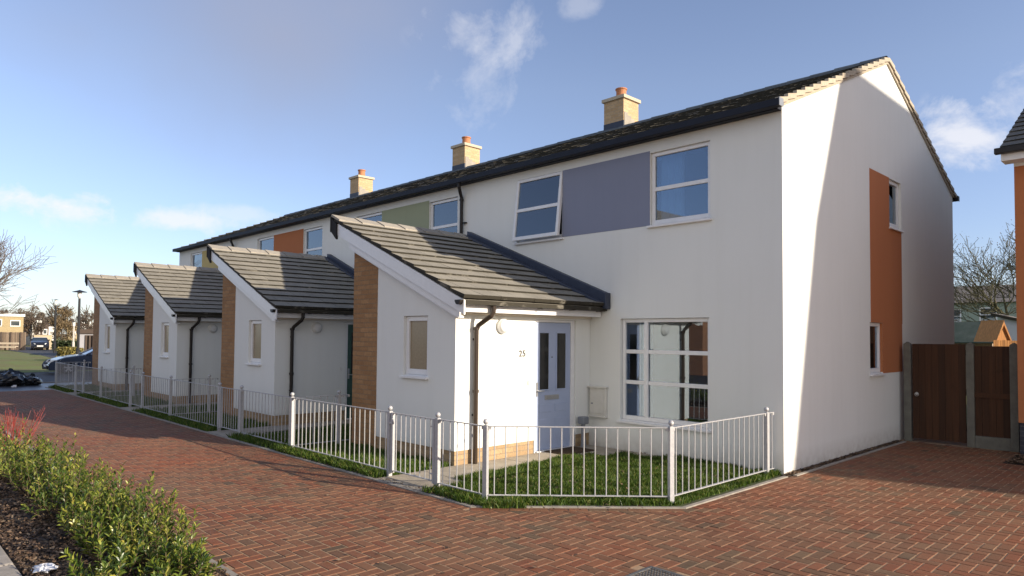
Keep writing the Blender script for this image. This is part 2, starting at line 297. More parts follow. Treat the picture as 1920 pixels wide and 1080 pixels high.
M['greyg'] = simple("grey_garage_panel", (.34, .34, .37), .8, .2, 1); M['dark'] = simple("dark_far_brick", (.07, .05, .04), .9); M['bush'] = leaf_mat("clipped_hedge_leaf", [(0, (.06, .055, .015)), (.6, (.22, .19, .05)), (1, (.36, .29, .08))], .2, .6)
M['fargreen'] = render_mat("pale_green_render", (.30, .36, .30)); M['fargrey'] = render_mat("pale_grey_render", (.50, .52, .56)); M['iron'] = simple("cast_iron", (.10, .105, .11), .5, .4, 25, metal=.6, c2=(.25, .25, .25)); M['lampb'] = simple("black_lamp_column", (.012, .012, .014), .4)
M['fartile'] = tile_mat("far_grey_tile", (.22, .20, .18), (.32, .28, .25)); M['concpale'] = simple("pale_lamp_concrete", (.5, .47, .42), .9)

# ------------------------------------------------------------------ setting: ground
g = MB(); g.add([(-1500, -1500, -.36), (1500, -1500, -.36), (1500, 1500, -.36), (-1500, 1500, -.36)], [(0, 1, 2, 3)]); struct('ground', g, M['earth'])
GZ = -.0035
bed = MB(); bed.add([(-21.3, -30, GZ), (30, -30, GZ), (30, 8, GZ), (-21.3, 8, GZ)], [(0, 1, 2, 3)]); struct('paving_bedding', bed, M['sand'])
# garden plot outline (convex) that the block paving runs round
KX = .10
plot = [(-22.3, -4.10), (-1.42, -4.10), (KX, -2.50), (KX, 9.0), (-22.3, 9.0)]
edges = [((plot[i]), (plot[(i+1) % 5])) for i in range(5)]
def clip(poly, a, b):   # keep the outside (right hand side) of a->b for a counter-clockwise plot
    nx, ny = (b[1]-a[1]), -(b[0]-a[0]); L = math.hypot(nx, ny); nx /= L; ny /= L
    o_ = []
    for i in range(len(poly)):
        p, q = poly[i], poly[(i+1) % len(poly)]
        dp = (p[0]-a[0])*nx+(p[1]-a[1])*ny; dq = (q[0]-a[0])*nx+(q[1]-a[1])*ny
        if dp >= 0: o_.append(p)
        if dp*dq < 0: t = dp/(dp-dq); o_.append((p[0]+(q[0]-p[0])*t, p[1]+(q[1]-p[1])*t))
    return o_
pv = MB(); far = MB()
def paver(poly, ch, z=None):
    z = rnd.uniform(-.0012, .0012) if z is None else z
    n = len(poly)
    if n < 3: return
    cx = sum(p[0] for p in poly)/n; cy = sum(p[1] for p in poly)/n
    A = sum(poly[i][0]*poly[(i+1) % n][1]-poly[(i+1) % n][0]*poly[i][1] for i in range(n))/2
    if abs(A) < .0012: return
    def ins(d):
        o_ = []
        for p in poly:
            dx, dy = p[0]-cx, p[1]-cy
            o_.append((cx+(dx-math.copysign(min(d, abs(dx)*.9), dx)), cy+(dy-math.copysign(min(d, abs(dy)*.9), dy))))
        return o_
    a_, b_ = ins(.003), ins(.003+ch); tx, ty = rnd.gauss(0, .005), rnd.gauss(0, .005)
    T = [(p[0], p[1], z+(p[0]-cx)*tx+(p[1]-cy)*ty) for p in b_]
    pv.add([(p[0], p[1], z-.0075) for p in a_]+T, [tuple(range(n, 2*n))]+[(i, (i+1) % n, n+(i+1) % n, n+i) for i in range(n)])
B = .1
def region(x, y):
    if y > 4.55 and x > 0: return False
    if y < -6.70 and x < -1.0: return False
    if x+1.25 < -(y+6.70)*.55*0-0 and y < -6.7: return False
    if x > 6.2 or x < -21.2: return False
    if x > 1.72 and 4.2 < y: return False
    # behind or beside the camera view
    d = (x-3.961)*fw.x+(y+8.74)*fw.y; l = (x-3.961)*rt.x+(y+8.74)*rt.y
    if d < .5: return False
    return abs(l) < d*.82+.6 and (d > 3.0)
drain = (.88, 1.33, -4.85, -4.25)
for i in range(-213, 64):
    for j in range(-90, 48):
        k = (i-j) % 4
        if k == 0: r = (i*B, (i+2)*B, j*B, (j+1)*B)
        elif k == 3: r = (i*B, (i+1)*B, j*B, (j+2)*B)
        else: continue
        cx, cy = (r[0]+r[1])/2, (r[2]+r[3])/2
        if not region(cx, cy): continue
        if r[0] < drain[1] and r[1] > drain[0] and r[2] < drain[3] and r[3] > drain[2] and drain[0]-.0 < cx < drain[1]+.0 and drain[2] < cy < drain[3]: continue
        ds = []
        for a, b in edges:
            nx, ny = (b[1]-a[1]), -(b[0]-a[0]); L = math.hypot(nx, ny); ds.append(((cx-a[0])*nx/L+(cy-a[1])*ny/L, a, b, nx/L, ny/L))
        mx_ = max(ds, key=lambda t: t[0])
        if mx_[0] < -.02: continue
        off = .10 if mx_[1] in (plot[0], plot[1]) else 0.0
        poly = [(r[0], r[2]), (r[1], r[2]), (r[1], r[3]), (r[0], r[3])]
        if mx_[0] < .45:
            a, b = mx_[1], mx_[2]; poly = clip(poly, (a[0]+mx_[3]*off, a[1]+mx_[4]*off), (b[0]+mx_[3]*off, b[1]+mx_[4]*off))
        paver(poly, .0055)
def course(a, b):       # stretcher course along the edging
    d = Vector((b[0]-a[0], b[1]-a[1])); L = d.length; d /= L; n_ = Vector((d.y, -d.x)); k = int(L/.2)
    for i in range(k+1):
        s0, s1 = i*.2+.003, min((i+1)*.2-.003, L)
        if s1 <= s0: continue
        q = [Vector(a)+d*s0+n_*.004, Vector(a)+d*s1+n_*.004, Vector(a)+d*s1+n_*.098, Vector(a)+d*s0+n_*.098]
        if not region(q[0].x, q[0].y): continue
        n0 = [(p.x, p.y) for p in q]; z = rnd.uniform(0, .0015)
        pv.add([(p[0], p[1], z-.008) for p in n0]+[(p[0]*.97+sum(t[0] for t in n0)/4*.03, p[1]*.97+sum(t[1] for t in n0)/4*.03, z) for p in n0], [(4, 5, 6, 7), (0, 1, 5, 4), (1, 2, 6, 5), (2, 3, 7, 6), (3, 0, 4, 7)])
course(plot[0], plot[1]); course(plot[1], plot[2])
struct('block_paving', pv, M['paver'])
# concrete edging strip round the plot
kb = MB()
def strip(mb, pts, wd, z0, z1):
    for a, b in zip(pts, pts[1:]):
        d = Vector((b[0]-a[0], b[1]-a[1])); L = d.length; d /= L; n_ = Vector((d.y, -d.x)); k = max(1, round(L/.9))
        for i in range(k):
            p, q = Vector(a)+d*(L*i/k+.003), Vector(a)+d*(L*(i+1)/k-.003)
            P = [p-n_*wd, q-n_*wd, q, p]
            mb.hexa([(t.x, t.y, z0) for t in P], [(t.x, t.y, z1+rnd.uniform(-.002, .002)) for t in P])
strip(kb, [plot[0], plot[1], plot[2], (KX, -.10)], .05, -.05, .012); struct('garden_edging', kb, M['kerb'])
kb = MB(); strip(kb, [(.16, .02), (.16, 4.4)], .05, -.05, .014); struct('drain_edging', kb, M['kerb'])
gr = MB(); gr.add([(0.0, -.1, .002), (.11, -.1, .002), (.11, 4.5, .002), (0.0, 4.5, .002)], [(0, 1, 2, 3)]); struct('gravel_strip', gr, M['soil'])
# garden turf base and concrete paths
tb = MB(); tb.add([(-22.25, -4.05, .001), (-1.44, -4.05, .001), (.05, -2.48, .001), (.05, 0.0, .001), (-22.25, 0, .001)], [(0, 1, 2, 3, 4)]); struct('garden_turf', tb, M['earth'])
S_ = 5.42
for k in range(4):
    ox = -k*S_; p = MB()
    for y0, y1 in ((-4.05, -3.35), (-3.34, -2.65), (-2.64, -1.95)):
        p.box(ox-3.24+(.02 if y0 > -3.3 else 0), ox-2.32-(.25 if y0 > -3.4 else 0)-(.12 if y0 > -3 else 0), y0, y1, -.03, .014+rnd.uniform(-.001, .001))
    p.prism([(ox-3.215, -1.94), (ox-2.80, -1.94), (ox-2.62, -.95), (ox-2.62, -.05), (ox-3.215, -.05)], 'z', -.03, .015)
    p.prism([(ox-2.61, -.85), (ox-2.15, -.32), (ox-1.6, -.05), (ox-2.61, -.05)], 'z', -.03, .013)
    struct('garden_path', p, M['slab'])
# far ground to the left
f_ = MB(); f_.add([(-24.6, -60, -.002), (-21.29, -60, -.002), (-21.29, 30, -.002), (-24.6, 30, -.002)], [(0, 1, 2, 3)]); struct('footpath', f_, M['wet'])
f_ = MB(); f_.box(-24.75, -24.6, -60, 30, -.05, .03); struct('kerb', f_, M['kerb'])
RZ = -.29
f_ = MB(); f_.add([(-38.5, -60, RZ), (-29.0, -60, RZ), (-29.0, 60, RZ), (-38.5, 60, RZ)], [(0, 1, 2, 3)]); struct('road', f_, M['asph'])
f_ = MB(); f_.add([(-38.5, 1.2, RZ+.015), (-38.5, 6.4, RZ+.015), (-60, 6.9, .02), (-60, 2.2, .02), (-150, 9, .02), (-150, 4.6, .02)], [(0, 3, 2, 1), (3, 5, 4, 2)]); struct('side_road', f_, M['asph'])
f_ = MB(); f_.add([(-38.5, -60, RZ+.01), (-38.5, 1.2, RZ+.01), (-60, 2.2, .012), (-60, -60, .012), (-92, 2.9, .012), (-92, -60, .012)], [(0, 1, 2, 3), (3, 2, 4, 5)]); struct('far_lawn', f_, M['lawnfar'])
f_ = MB(); f_.add([(-38.5, 6.4, RZ+.01), (-38.5, 90, RZ+.01), (-60, 90, .012), (-60, 6.9, .012), (-300, 200, .012), (-300, 12, .012)], [(0, 1, 2, 3), (3, 2, 4, 5)]); struct('far_verge', f_, M['lawnfar'])
f_ = MB(); f_.add([(-300, -60, 0), (-92, -60, 0), (-92, 3, 0), (-300, 12, 0)], [(0, 1, 2, 3)]); struct('distant_ground', f_, M['lawnfar'])
f_ = MB(); f_.add([(-29.0, -60, RZ+.01), (-24.75, -60, .001), (-24.75, 40, .001), (-29.0, 40, RZ+.01)], [(0, 1, 2, 3)]); struct('verge', f_, M['earth'])
f_ = MB(); f_.add([(-20, 8.3, 0), (40, 8.3, 0), (40, 70, 0), (-20, 70, 0)], [(0, 1, 2, 3)]); struct('back_garden_ground', f_, M['lawnfar'])
# planting bed in the foreground
f_ = MB(); nx_, ny_ = 90, 22; vs = []
for j in range(ny_+1):
    for i in range(nx_+1):
        x = -16+(-.55+16)*i/nx_; y = -7.80+1.05*j/ny_
        e_ = min(1, min(j, ny_-j)/3); vs.append((x, y, -.004+e_*(.02+.03*math.sin(x*7+y*3)*math.sin(y*9)+rnd.uniform(0, .02))))
f_.add(vs, [(j*(nx_+1)+i, j*(nx_+1)+i+1, (j+1)*(nx_+1)+i+1, (j+1)*(nx_+1)+i) for j in range(ny_) for i in range(nx_)]); struct('planting_bed', f_, M['soil'], smooth=False)
f_ = MB(); strip(f_, [(-16, -6.70), (-.5, -6.70)], .05, -.05, .016); strip(f_, [(-.5, -6.70), (-.5, -7.80)], .05, -.05, .016); struct('bed_edging', f_, M['kerb'])
f_ = MB(); strip(f_, [(-16, -8.02), (-.5, -8.02)], .0, -.05, .04) if 0 else None
for i in range(17): f_.box(-16+i*.915, -16+i*.915+.905, -8.12, -7.79, -.05, .045+rnd.uniform(-.004, .004))
struct('pale_kerb', f_, M['kerb'], bevel=.02)
f_ = MB(); f_.add([(-20, -30, .002), (3, -30, .002), (3, -8.12, .002), (-20, -8.12, .002)], [(0, 1, 2, 3)]); struct('near_verge', f_, M['asph'])

# loose stuff: bark chips, fine gravel, grass blades
def flakes(n, fx, z, s, seed, name, mt, lab, cat, tilt=.5):
    r = np.random.RandomState(seed); P = fx(r, n); n = len(P)
    a = r.rand(n)*6.283; L = s*(.5+r.rand(n)); Wd = L*(.35+.4*r.rand(n)); tx = (r.rand(n)-.5)*tilt; ty = (r.rand(n)-.5)*tilt
    ca, sa = np.cos(a), np.sin(a); V = np.zeros((n, 4, 3))
    for q, (su, sv) in enumerate(((-1, -1), (1, -1), (1, 1), (-1, 1))):
        u = su*L/2; v = sv*Wd/2
        V[:, q, 0] = P[:, 0]+u*ca-v*sa; V[:, q, 1] = P[:, 1]+u*sa+v*ca; V[:, q, 2] = z+P[:, 2]+np.abs(tilt*L/3)+u*tx+v*ty
    mb = MB(); mb.quads(V.reshape(-1, 3), 4); o = obj(name, mb, mt, fix=False); return tag(o, lab, cat, kind='stuff')
flakes(26000, lambda r, n: np.stack([-7.5+7*r.rand(n), -7.78+1.06*r.rand(n), .03*r.rand(n)], 1), .02, .023, 1, 'bark_chips', M['chip'], 'brown bark chippings covering the planting bed', 'mulch', 1.0)
flakes(2600, lambda r, n: np.stack([.005+.10*r.rand(n), -.1+4.5*r.rand(n), .01*r.rand(n)], 1), .002, .022, 2, 'loose_gravel', M['chip'], 'brown grit strip at the foot of the white gable wall', 'gravel', 1.0)
def blades(name, poly, dens, h, seed, lab, excl=None, lean=.35):
    r = np.random.RandomState(seed); xs = [p[0] for p in poly]; ys = [p[1] for p in poly]
    A = (max(xs)-min(xs))*(max(ys)-min(ys)); n = int(A*dens)
    P = np.stack([min(xs)+(max(xs)-min(xs))*r.rand(n), min(ys)+(max(ys)-min(ys))*r.rand(n)], 1)
    keep = np.ones(n, bool)
    for i in range(len(poly)):
        a, b = poly[i], poly[(i+1) % len(poly)]; keep &= ((b[0]-a[0])*(P[:, 1]-a[1])-(b[1]-a[1])*(P[:, 0]-a[0])) > 0
    if excl:
        for (x0, x1, y0, y1) in excl: keep &= ~((P[:, 0] > x0) & (P[:, 0] < x1) & (P[:, 1] > y0) & (P[:, 1] < y1))
    cl = np.sin(P[:, 0]*9+1.3*np.sin(P[:, 1]*7))*np.sin(P[:, 1]*8+np.sin(P[:, 0]*5)); keep &= r.rand(n) < (.72+.4*cl if name == 'lawn_grass' else np.clip(.45+.8*np.sin(P[:, 0]*3.1+1.7*np.sin(P[:, 0]*7.3))-np.abs(P[:, 1]+3.9)*1.2, .12, 1))
    P = P[keep]; cl = cl[keep]; n = len(P)
    a = r.rand(n)*6.283; hh = h*(.45+.8*r.rand(n))*(1+.35*cl); wd = .0035+.003*r.rand(n); lx = (r.randn(n))*lean*hh; ly = r.randn(n)*lean*hh
    V = np.zeros((n, 5, 3)); ca, sa = np.cos(a), np.sin(a)
    for q, (s_, t) in enumerate(((-1, 0), (1, 0), (.75, .55), (0, 1), (-.75, .55))):
        V[:, q, 0] = P[:, 0]+s_*wd*ca+lx*t*t; V[:, q, 1] = P[:, 1]+s_*wd*sa+ly*t*t; V[:, q, 2] = .001+hh*t
    mb = MB(); mb.quads(V.reshape(-1, 3), 5); return tag(obj(name, mb, M['blade'], fix=False), lab, 'grass', kind='stuff')
blades('lawn_grass', [(-3.2, -3.98), (-1.5, -3.98), (-.02, -2.45), (-.02, -.02), (-3.2, -.02)], 11000, .055, 3, 'short green grass of the corner garden inside the railings',
       [(-3.3, -2.30, -4.1, -3.35), (-3.3, -2.6, -3.36, -1.9), (-3.3, -2.7, -1.95, 0), (-2.7, -2.35, -.75, 0), (-2.36, -1.8, -.36, 0)])
blades('lawn_grass', [(-5.8, -3.98), (-3.27, -3.98), (-3.27, -2.86), (-5.8, -2.86)], 9000, .06, 4, 'green grass patch below the small frosted porch window of number 25')
for k in range(1, 4):
    ox = -k*S_
    blades('lawn_grass', [(ox-2.2, -3.98), (ox-.45, -3.98), (ox-.45, -.05), (ox-2.2, -.05)], 2200, .08, 10+k, 'shaded grass between the path and the next porch, garden %s' % ('two', 'three', 'four')[k-1])
    blades('lawn_grass', [(ox-5.8, -3.98), (ox-3.27, -3.98), (ox-3.27, -2.86), (ox-5.8, -2.86)], 2600, .08, 20+k, 'shaded grass in front of the porch wall, garden %s' % ('two', 'three', 'four')[k-1])
for k in range(4):
    ox = -k*S_; d_ = (9000, 5500, 3500, 2500)[k]
    blades('verge_grass', [(ox-2.3+(0), -4.06), (ox-(1.47 if k == 0 else .45-0), -4.06), (ox-(1.47 if k == 0 else .45), -3.84), (ox-2.3, -3.84)], d_, .085, 30+k, 'rough grass strip outside the railings, just right of gate %s' % ('one', 'two', 'three', 'four')[k])
    blades('verge_grass', [(ox-5.86, -4.06), (ox-3.27, -4.06), (ox-3.27, -3.84), (ox-5.86, -3.84)], d_, .085, 40+k, 'rough grass strip outside the railings, left of gate %s' % ('one', 'two', 'three', 'four')[k])
blades('verge_grass', [(-1.45, -4.03), (-1.30, -4.03), (-1.0, -3.70), (-1.3, -3.70), (-1.47, -3.86)], 9000, .07, 50, 'grass tuft at the corner railing post')
blades('verge_grass', [(-1.36, -4.0), (0.02, -2.50), (-.1, -2.40), (-1.5, -3.85)], 5200, .07, 51, 'patchy grass under the diagonal front railing')
blades('verge_grass', [(-.12, -2.42), (.02, -2.42), (.02, -.3), (-.12, -.3)], 2600, .055, 52, 'thin dry grass under the side railing')

# ------------------------------------------------------------------ walls
def panel_wall(mb, u0, u1, z0, z1, holes, depth, f):
    """front skin with real reveals; f maps (u, out, z)"""
    old = mb.f; mb.f = f
    us = sorted({u0, u1, *[h[0] for h in holes], *[h[1] for h in holes]}); zs = sorted({z0, z1, *[h[2] for h in holes], *[h[3] for h in holes]})
    for a, b in zip(us, us[1:]):
        for c, d in zip(zs, zs[1:]):
            if any(h[0] <= a and b <= h[1] and h[2] <= c and d <= h[3] for h in holes): continue
            mb.add([(a, 0, c), (b, 0, c), (b, 0, d), (a, 0, d)], [(0, 1, 2, 3)])
    for h in holes:
        a, b, c, d = h[:4]; D = -depth
        mb.add([(a, 0, c), (b, 0, c), (b, 0, d), (a, 0, d), (a, D, c), (b, D, c), (b, D, d), (a, D, d)], [(0, 1, 5, 4), (1, 2, 6, 5), (2, 3, 7, 6), (3, 0, 4, 7)])
    mb.f = old
def S_map(y0): return lambda u, o, z: (u, y0-o, z)
def E_map(x0): return lambda u, o, z: (x0+o, u, z)

def window(parent, f, u0, u1, z0, z1, rec=.10, vbars=(), hbars=(), tilt=0, glass='glass', curtain=None, sill=True, fr=.055, label=None):
    def T(u, o, z):
        if tilt: dz = z1-z; o += dz*math.sin(tilt); z = z1-dz*math.cos(tilt)
        return f(u, o, z)
    a, b, c, d = u0+.004, u1-.004, z0+.03, z1-.004; o0, o1 = -rec, -rec+.06
    if tilt:
        fx = MB(f); fx.box(a, a+.045, o0-.05, o1-.045, c, d); fx.box(b-.045, b, o0-.05, o1-.045, c, d); fx.box(a+.045, b-.045, o0-.05, o1-.045, c, c+.05); fx.box(a+.045, b-.045, o0-.05, o1-.045, d-.04, d)
    mb = MB(T); mb.box(a, a+fr, o0, o1, c, d); mb.box(b-fr, b, o0, o1, c, d); mb.box(a+fr, b-fr, o0, o1, c, c+fr+.01); mb.box(a+fr, b-fr, o0, o1, d-fr, d)
    for v in vbars: mb.box(v-.035, v+.035, o0+.004, o1+.004, c+fr+.01, d-fr)
    for h in hbars:
        es = [a+fr]+[x for v in vbars for x in (v-.035, v+.035)]+[b-fr]
        for p, q in zip(es[0::2], es[1::2]): mb.box(p, q, o0+.008, o1-.008, h-.03, h+.03)
    w_ = obj('window', mb, M['upvc'], parent, bevel=.006)
    if label: w_['label'] = label
    if tilt: obj('fixed_frame', fx, M['upvc'], w_)
    p = MB(T); p.box(a+fr-.005, b-fr+.005, o0+.025, o0+.031, c+fr, d-fr); obj('pane', p, M[glass], w_)
    if sill: s = MB(f); s.box(u0-.035, u1+.03, -.03, .055, z0-.022, z0+.010); s.box(u0+.004, u1-.004, -rec-.02, -.03, z0+.002, z0+.028); obj('sill', s, M['upvc'], w_, bevel=.004)
    if curtain:
        for (c0, c1) in curtain:
            n = 40; cm = MB(f); vs = []
            for i in range(n+1):
                u = c0+(c1-c0)*i/n; o = -rec-.16+.025*math.sin(i*1.7)+.01*math.sin(i*.6); vs += [(u, o, c), (u, o, d+.02)]
            cm.add(vs, [(2*i, 2*i+2, 2*i+3, 2*i+1) for i in range(n)]); obj('curtain', cm, M['curtain'], w_, smooth=True)
    return w_

def tiles(mb, P0, a, d, L, W, course, tw, t=.018, jit=.0, stagger=True, taper=None):
    """P0 = eave corner, a = unit along eave, d = unit up slope; L along, W up"""
    a = Vector(a).normalized(); d = Vector(d).normalized(); n_ = a.cross(d)
    if n_.z < 0: n_ = -n_
    P0 = Vector(P0); nc = int(round(W/course)); cs = W/nc
    for i in range(nc):
        x = -(tw/2 if (stagger and i % 2) else 0)
        while x < L-.01:
            x0 = max(0, x+.002); x1 = min(L, x+tw-.002); x += tw
            if x1-x0 < .02: continue
            h = rnd.uniform(0, jit); h2 = rnd.uniform(0, jit)
            ln = min(cs+.06, W-i*cs); v0 = i*cs+rnd.uniform(-.004, .004); v1 = i*cs+ln
            def Q(u, v, hh): return tuple(P0+a*u+d*v+n_*hh)
            mb.hexa([Q(x0, v0, t*.4+h), Q(x1, v0, t*.4+h2), Q(x1, v1, 0), Q(x0, v1, 0)], [Q(x0, v0, t*1.9+h), Q(x1, v0, t*1.9+h2), Q(x1, v1, t), Q(x0, v1, t)])

D_ = 8.22; YM = 4.11; TS = .42
def zroof(y): return 4.83+(min(y, D_-y)+.2)*TS
def main_roof(root, x0, x1, verge_r, verge_l):
    mb = MB(); sl = Vector((0, 1, TS)).normalized(); W = (YM+.2)*math.sqrt(1+TS*TS)
    tiles(mb, (x0, -.2, 4.83-.03), (1, 0, 0), sl, x1-x0, W, .29, .30, .016, .012, False)
    tiles(mb, (x0, D_+.2, 4.83-.03), (1, 0, 0), Vector((0, -1, TS)), x1-x0, W, .29, .30, .016, .010, False)
    und = MB(); und.add([(x0, -.19, 4.78), (x1, -.19, 4.78), (x1, YM, 4.78+(YM+.19)*TS), (x0, YM, 4.78+(YM+.19)*TS), (x1, D_+.19, 4.78), (x0, D_+.19, 4.78)], [(0, 1, 2, 3), (3, 2, 4, 5)])
    mb.v += []; rf = obj('roof', mb, M['roof'], root); obj('roof_underlay', und, M['inner'], rf)
    rd = MB(); x = x0; zt = zroof(YM)
    while x < x1-.01:
        xe = min(x+.44, x1); r1 = .11+rnd.uniform(-.003, .003); prof = []
        n = 7; V = []
        for xx, rr in ((x, r1), (xe+.012, r1-.01)):
            for k in range(n):
                t = math.pi*k/(n-1); V.append((xx, YM-rr*1.15*math.cos(t), zt-.06+rr*math.sin(t)))
        rd.add(V, [(k, k+1, n+k+1, n+k) for k in range(n-1)]); x = xe
    obj('ridge_tiles', rd, M['ridged'], rf)
    # fascia and box gutter, front and back
    for s, y0 in ((1, 0.0), (-1, D_)):
        mb = MB(); ya, yb = y0-s*.002, y0-s*.12; mb.box(x0, x1, min(ya, yb), max(ya, yb), 4.745, 4.80)
        ya, yb = y0-s*.12, y0-s*.235; mb.box(x0-(.05 if verge_l else 0), x1+(.07 if verge_r else 0), min(ya, yb), max(ya, yb), 4.755, 4.85)
        obj('gutter', mb, M['fascia'], root, bevel=.006)
        if verge_r: cp = MB(); cp.box(x1+.07, x1+.078, min(ya, yb)-.004, max(ya, yb)+.004, 4.75, 4.856); obj('gutter_end_cap', cp, M['grey' if s > 0 else 'fascia'], root)
    for flag, xx, sx in ((verge_r, x1, 1), (verge_l, x0, -1)):
        if not flag: continue
        vb = MB(); n = 16
        for side in (0, 1):
            for i in range(n):
                ya = -.2+(YM+.2)*i/n; yb = -.2+(YM+.2)*(i+1)/n
                za = 4.83+(ya+.2)*TS; zb = 4.83+(yb+.2)*TS
                if side: ya, yb = D_-ya, D_-yb
                X0, X1 = (xx+.001, xx+.055) if sx > 0 else (xx-.055, xx-.001)
                p = [(ya, za-.04), (yb, zb-.068), (yb, zb-.004), (ya, za+.040)]
                vb.prism(p, 'x', X0, X1)
        obj('verge_caps', vb, M['vcap' if sx > 0 else 'ridged'], root)
        bb = MB()
        for side in (0, 1):
            Y = lambda y: D_-y if side else y
            bb.prism([(Y(-.0), zroof(0)-.105), (Y(YM), zroof(YM)-.105), (Y(YM), zroof(YM)-.055), (Y(-.0), zroof(0)-.055)], 'x', xx+.0015*sx, xx+.028*sx)
        obj('verge_board', bb, M['vcap' if sx > 0 else 'ridged'], root)
    return rf

def downpipe(root, pts, rad=.034, mt='pipe', brackets=()):
    mb = MB(); mb.tube(pts, rad, 12)
    for c in brackets: mb.lathe((c[0], c[1], c[2]-.02), [(rad+.010, 0), (rad+.010, .04)], 12)
    return obj('downpipe', mb, M[mt], root, smooth=False)

def chimney(root, x0, x1):
    y0, y1 = 4.02, 4.60; zt = 7.30
    mb = MB(); mb.box(x0, x1, y0, y1, 6.2, zt); ch = obj('chimney', mb, M['chim'], root)
    mb = MB(); mb.box(x0-.045, x1+.045, y0-.045, y1+.045, zt, zt+.08); obj('chimney_cap', mb, M['cap'], ch, bevel=.008)
    cx, cy = (x0+x1)/2, (y0+y1)/2; mb = MB(); mb.lathe((cx, cy, zt+.085), [(.135, 0), (.125, .04), (.118, .16), (.122, .22), (.14, .235), (.14, .26), (.115, .26), (.11, .10)], 20); obj('chimney_pot', mb, M['terra'], ch, smooth=False)
    mb = MB(); mb.box(x0-.006, x1+.006, y0-.006, y1+.006, 6.2, 6.78); obj('flashing', mb, M['lead'], ch)
    mb = MB()
    for i in range(3): mb.box(x1+.008, x1+.012, y0+.02+.13*i, y0+.02+.13*(i+1), 6.6, 6.98-.055*i)
    obj('stepped_flashing', mb, M['ridge'], ch)

